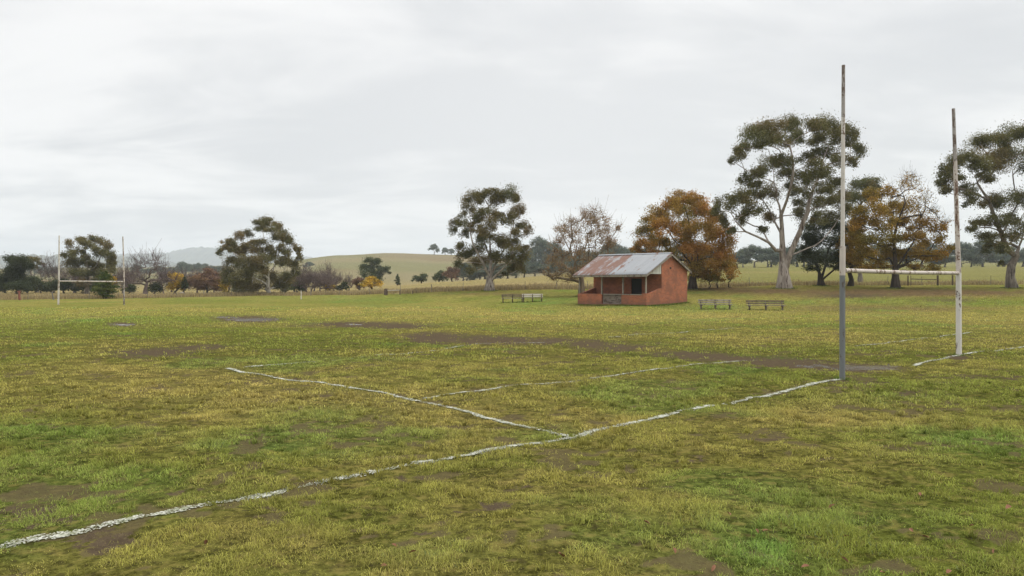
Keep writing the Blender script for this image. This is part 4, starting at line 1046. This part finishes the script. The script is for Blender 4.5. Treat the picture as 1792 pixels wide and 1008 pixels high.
# ------------------------------------------------------------------ field lines: ragged chalk on the turf
def line_mat():
    m, nt = newmat('chalk_line'); k = NT(nt)
    pos = k.n('ShaderNodeNewGeometry').outputs['Position']
    n = k.noise(pos, 14, 4, .65)
    col = k.mix(k.ramp(n, .38, .62), (.20, .21, .13), (.44, .44, .38))
    k.out(k.bsdf(col, .9)); return m
M_LINE = line_mat()
LINES = []
def line(name, label, pix, width, wear, cell=None, ragged=.5):
    pts = [G(*p) for p in pix]; V = []; Qs = []; off = 0
    for (a, b_) in zip(pts[:-1], pts[1:]):
        a = np.array(a); b_ = np.array(b_); L = np.linalg.norm(b_-a); t = (b_-a)/L; nrm = np.array([-t[1], t[0]])
        LINES.append((a, b_, width, wear))
        cs = cell or max(.013, .0011*(a[1]+b_[1])/2*1.5)
        ns = max(2, int(L/cs)); nw = max(5, int(width/max(.011, cs*.6)))
        s = np.linspace(0, L, ns+1); u = np.linspace(-.5, .5, nw+1)
        S, U = np.meshgrid(s, u, indexing='ij')
        wob = (vnoise((a[0]+t[0]*S)*1.9, (a[1]+t[1]*S)*1.9, 91)-.5)*.035*np.clip(S/.4, 0, 1)*np.clip((L-S)/.4, 0, 1)
        edge = 1+(vnoise(S*5+U*3, U*4, 92)-.5)*ragged
        X_ = a[0]+t[0]*S+nrm[0]*(U*width*edge+wob); Y_ = a[1]+t[1]*S+nrm[1]*(U*width*edge+wob)
        Z_ = zt(X_, Y_)-pmask(MUD, X_, Y_)*.02+.007+(.004*(a[1]+b_[1])/2*.12)
        V.append(np.stack([X_, Y_, Z_], -1).reshape(-1, 3)); n = nw+1
        sc_, uc = S[:-1, :-1]+cs/2, U[:-1, :-1]
        xc, yc = X_[:-1, :-1], Y_[:-1, :-1]
        keep = (rng.uniform(size=xc.shape)*.40+vnoise(xc*9, yc*9, 93)*.30+vnoise(xc*2.3, yc*2.3, 94)*.25+vnoise(xc*.5, yc*.5, 95)*.12+.04) > wear+.16+.30*(np.abs(uc)*2)**2+.05*np.clip((11-yc)/5, 0, 1)
        ia, ja = np.meshgrid(np.arange(ns), np.arange(nw), indexing='ij'); i = (ia*n+ja)[keep]
        Qs.append(np.stack([i, i+n, i+n+1, i+1], 1)+off); off += S.size
    o = npmesh(name, np.concatenate(V), [np.concatenate(Qs)], M_LINE)
    tag(o, label, None, None, 'structure'); return o
line('line_marking', 'long white chalk goal line from the lower left corner past the near posts', [(-120,978),(0,955),(1003,762),(1474,665)], .165, .33)
line('line_marking', 'thin white goal line continuing right of the right near post', [(1600,639),(1678,622.5),(1900,592)], .14, .36)
line('line_marking', 'white chalk line running away left from the goal line', [(1003,762),(735,703),(397,643)], .15, .34)
line('line_marking', 'faded white line running right from the side line across the goal area', [(742,699),(1000,668),(1180,644),(1325,631)], .14, .40)
line('line_marking', 'faint kinked white line crossing the muddy strip', [(430,641),(620,628),(770,612),(832,601),(985,598)], .17, .44)
line('line_marking', 'faint white line in front of the shed', [(1068,590),(1180,582),(1290,575)], .17, .42)
line('line_marking', 'faint white line between the near goal posts', [(1498,607),(1585,597),(1700,582)], .17, .44)
line('line_marking', 'faint white line on the turf at the far right', [(1600,561),(1700,562),(1800,563.5)], .17, .53)

# ------------------------------------------------------------------ grass blades
def linemask(x, y):
    m = np.zeros(len(x), bool)
    for a, b_, wd, wear in LINES:
        ab = b_-a; L2 = ab@ab; t = np.clip(((x-a[0])*ab[0]+(y-a[1])*ab[1])/L2, 0, 1)
        dd = np.hypot(x-a[0]-ab[0]*t, y-a[1]-ab[1]*t)
        m |= (dd < wd*.5*(.6+.7*vnoise(x*6, y*6, 92))) & (vnoise(x*9, y*9, 93)*.45+vnoise(x*2.3, y*2.3, 94)*.35+vnoise(x*.5, y*.5, 95)*.3 > wear-.03)
    return m
def sample(y0, y1, dens, um=.80):
    n = int(dens*um*(y1*y1-y0*y0)); y = np.sqrt(rng.uniform(y0*y0, y1*y1, n)); x = rng.uniform(-um, um, n)*y; return x, y
def blades(x, y, hgt, wid, lean, col):
    n = len(x); z = zt(x, y)-pmask(MUD, x, y)*.02-.004
    a = rng.uniform(0, 2*np.pi, n); l = lean*rng.uniform(.2, 1.3, n)
    dx, dy = np.cos(a)*l*hgt, np.sin(a)*l*hgt
    sa = a+np.pi/2+rng.normal(size=n)*.6; sx, sy = np.cos(sa)*wid*.5, np.sin(sa)*wid*.5
    b0 = np.stack([x-sx, y-sy, z], 1); b1 = np.stack([x+sx, y+sy, z], 1)
    mz = z+hgt*.62*np.sqrt(np.clip(1-(l*.3)**2, .2, 1)); m0 = np.stack([x+dx*.38-sx*.8, y+dy*.38-sy*.8, mz], 1); m1 = np.stack([x+dx*.38+sx*.8, y+dy*.38+sy*.8, mz], 1)
    tz = z+hgt*np.clip(1.05-.36*l*l, .22, 1); tp = np.stack([x+dx, y+dy, tz], 1)
    V = np.stack([b0, b1, m1, m0, tp], 1).reshape(-1, 3); i = np.arange(n)*5
    return V, np.stack([i, i+1, i+2, i+3], 1), np.stack([i+3, i+2, i+4], 1), np.repeat(col, 5, 0)
allV, allQ, allT, allC, allL, off = [], [], [], [], [], 0
for (y0, y1, dens, h0, w0) in ((3.6, 7.5, 5600, .033, .0040), (7.5, 12, 2800, .035, .0058), (12, 20, 950, .039, .0105), (20, 34, 220, .047, .020), (34, 62, 45, .06, .036)):
    x, y = sample(y0, y1, dens)
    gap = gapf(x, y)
    tuft = .6*fbm(x*4.2, y*4.2, 51, 3)+.4*fbm(x*1.5, y*1.5, 58, 2); big = fbm(x*.6, y*.6, 52, 2)
    mud = pmask(MUD, x, y); lush = pmask(LUSH, x, y)
    mn = fbm(x*3.4, y*3.4, 53, 3)
    pres = 1-np.clip(sstep(mud+(mn-.5)*2.0, .30, .6), 0, np.where(y > 12, .985, .84))
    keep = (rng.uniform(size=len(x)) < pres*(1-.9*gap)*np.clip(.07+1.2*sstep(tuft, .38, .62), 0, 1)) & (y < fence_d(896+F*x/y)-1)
    x, y, tuft, big, lush, mud = (q[keep] for q in (x, y, tuft, big, lush, mud))
    hgt = h0*(.28+1.25*sstep(tuft, .40, .72)+.3*big)*rng.uniform(.6, 1.4, len(x))*(1+.9*lush*sstep(fbm(x*1.1, y*1.1, 55, 2), .35, .65))
    c = gcolor(x, y)*rng.uniform(.7, 1.8, (len(x), 1))*1.5*(.75+.55*fbm(x*5+3, y*5, 59, 2))[:, None]
    st = rng.uniform(size=len(x)) < .13*(1-.5*lush); c[st] = c[st]*.25+col3(.27, .215, .095)*rng.uniform(.6, 1.1, (st.sum(), 1))*.8
    pale = (rng.uniform(size=len(x)) < .10*lush); c[pale] = col3(.16, .20, .085)*rng.uniform(.8, 1.4, (pale.sum(), 1))
    lm_ = linemask(x, y) & (rng.uniform(size=len(x)) < .88)
    c[lm_] = col3(.47, .47, .40)*rng.uniform(.55, 1.1, (lm_.sum(), 1)); hgt = np.where(lm_, hgt*.5, hgt)
    V, q, t, cc = blades(x, y, hgt, w0*rng.uniform(.7, 1.3, len(x)), 1.15+.5*(1-tuft), c)
    allV.append(V); allQ.append(q+off); allT.append(t+off); allC.append(cc); off += len(V)
nt_ = 1500
ty_ = np.sqrt(rng.uniform(3.6**2, 15**2, nt_*4)); tx_ = rng.uniform(-.8, .8, nt_*4)*ty_
pk = rng.uniform(size=nt_*4) < np.clip(.12+.75*pmask(LUSH, tx_, ty_)+.5*sstep(fbm(tx_*.7, ty_*.7, 81, 2), .5, .7)-.8*pmask(MUD, tx_, ty_), 0, 1)*.6
tx_, ty_ = tx_[pk], ty_[pk]; nb = 46
a_ = rng.uniform(0, 2*np.pi, (len(tx_), nb)); sz_ = rng.uniform(.6, 1.3, (len(tx_), 1)); rr_ = np.abs(rng.normal(size=(len(tx_), nb)))*.038*sz_
x = (tx_[:, None]+np.cos(a_)*rr_).ravel(); y = (ty_[:, None]+np.sin(a_)*rr_).ravel()
tcol = gcolor(tx_, ty_)*rng.uniform(1.1, 1.9, (len(tx_), 1))
c = np.repeat(tcol, nb, 0)*rng.uniform(.65, 1.35, (len(x), 1))
V, q, t, cc = blades(x, y, (np.repeat(sz_[:, 0], nb))*rng.uniform(.035, .085, len(x)), np.clip(y*.0009, .0045, .012), .95, c)
allV.append(V); allQ.append(q+off); allT.append(t+off); allC.append(cc); off += len(V)
# longer grass the mower misses, round posts, trunks, benches and the shed walls
ex = []
for (cx_, cy_, rr0, nn_) in [(p1[0], p1[1], .09, 160), (p2[0], p2[1], .10, 160)] + [(float(ground(a, b)[0]), float(ground(a, b)[1]), c_, 260) for a, b, c_ in ((1372,70,.75),(1771,70,.6),(857,86,.65),(1567,71,.5),(1437,77,.5),(1212,78,.5),(1018,74,.45),(470,108,.5))]:
    aa = rng.uniform(0, 2*np.pi, nn_); rr = rr0+np.abs(rng.normal(size=nn_))*(.05+.25*rr0); ex.append(np.stack([cx_+np.cos(aa)*rr, cy_+np.sin(aa)*rr], 1))
A_ = np.array([corner[0], corner[1]]); ux = np.array([math.cos(ang), math.sin(ang)]); uy = np.array([-math.sin(ang), math.cos(ang)])
for o_, dr, ln_, nn in ((A_, -ux, Wd, -uy), (A_, uy, Dp, ux)):
    q_ = rng.uniform(0, ln_, 1300); ex.append(o_+q_[:, None]*dr+(np.abs(rng.normal(size=1300))*.16+.02)[:, None]*nn)
for px_, d_, L_ in ((1252,56.2,1.2),(1340.5,55.4,1.35),(897,68.5,1.),(932,68.,.9)):
    g_ = ground(px_, d_); ex.append(np.stack([g_[0]+rng.uniform(-L_, L_, 110), g_[1]+rng.normal(size=110)*.12], 1))
ex = np.concatenate(ex); x, y = ex[:, 0], ex[:, 1]
c = (.5*gcolor(x, y)+.5*LUSHC)*rng.uniform(.7, 1.5, (len(x), 1))
V, q, t, cc = blades(x, y, rng.uniform(.05, .15, len(x))*np.where(y < 30, .6, 1.), np.where(y < 30, .009, .035), .6, c)
allV.append(V); allQ.append(q+off); allT.append(t+off); allC.append(cc); off += len(V)
o = npmesh('grass', np.concatenate(allV), [np.concatenate(allQ), np.concatenate(allT)], M_BLADE, attrs={'col': np.concatenate(allC)})
tag(o, 'short patchy turf grass of the playing field with worn and lush tufts', None, None, 'stuff')
# tall dry grass along and beyond the fence
n = 60000
px = rng.uniform(-60, 1860, n); fd = fence_d(px); y = fd+rng.uniform(-.6, 1, n)**3*9+rng.exponential(2.2, n)*np.where(px < 1000, 1, .3); x = (px-896)/F*y
kp = (fbm(x*.5, y*.5, 56, 3) > .34) & (rng.uniform(size=n) < np.where(px > 1120, .35, 1)); x, y, px = x[kp], y[kp], px[kp]
c = lerp(np.broadcast_to(col3(.40, .32, .155), (len(x), 3)), col3(.25, .19, .10), rng.uniform(0, 1, len(x)))*rng.uniform(.7, 1.2, (len(x), 1))
V, q, t, cc = blades(x, y, (.22+.35*fbm(x*.35, y*.35, 57, 2))*rng.uniform(.6, 1.3, len(x)), .05*np.ones(len(x)), .45, c)
o = npmesh('dry_grass', V, [q, t], M_BLADE, attrs={'col': cc})
tag(o, 'strip of tall straw coloured dry grass along the field fence', None, None, 'stuff')

# ------------------------------------------------------------------ fallen leaves
m_leaf, nt = newmat('fallen_leaf'); k = NT(nt)
ob = k.n('ShaderNodeTexCoord').outputs['Object']
k.out(k.bsdf(k.mix(k.noise(ob, 30, 3), (.15, .062, .034), (.26, .13, .07)), .8))
lm2 = bpy.data.meshes.new('fallen_leaf')
outl = [(-.05,0,0),(-.03,.02,.012),(0,.028,.016),(.03,.02,.012),(.055,0,.004),(.03,-.02,.014),(0,-.028,.02),(-.03,-.02,.012)]
lm2.from_pydata(outl+[(-.02,0,.002),(.02,0,.004)], [], [(0,8,2,1),(8,9,3,2),(9,4,3),(0,7,6,8),(8,6,5,9),(9,5,4)]); lm2.materials.append(m_leaf)
spots = [(1523,926),(1480,943),(1478,985),(1340,932),(1325,935),(1595,938),(1620,945),(1740,970),(1765,897),(982,984),(690,968),(722,985),(672,1002),(1132,930),(1275,905),(1248,1000),(1545,1003),(1410,1000),(1660,1000),(1180,975),(360,960),(1455,890),(1700,930),(1610,870)]
for i, (px, py) in enumerate(spots):
    x, y = G(px, py); o = bpy.data.objects.new('fallen_leaf', lm2); link(o)
    o.location = (x, y, float(zt(x, y))+.022+.012*(i % 3)); o.rotation_euler = (rng.normal()*.35, rng.normal()*.35, rng.uniform(0, 6.28)); s = rng.uniform(.42, .85); o.scale = (s, s*rng.uniform(.6, 1), s*1.3)
    tag(o, 'curled red brown fallen leaf lying in the foreground grass', 'leaf', 'fallen leaves in the foreground')

# ------------------------------------------------------------------ air
hm, nt = newmat('haze'); k = NT(nt)
pv = k.n('ShaderNodeVolumePrincipled'); pv.inputs['Color'].default_value = (.86, .93, 1, 1); pv.inputs['Density'].default_value = .00024
pv.inputs['Anisotropy'].default_value = .0
k.out(None, pv.outputs[0])
m = MB(); m.box(-9000, 9000, -60, 9500, -60, 240); o = m.build('haze', hm); tag(o, 'thin grey haze hanging over the far paddocks and hills', None, None, 'stuff')
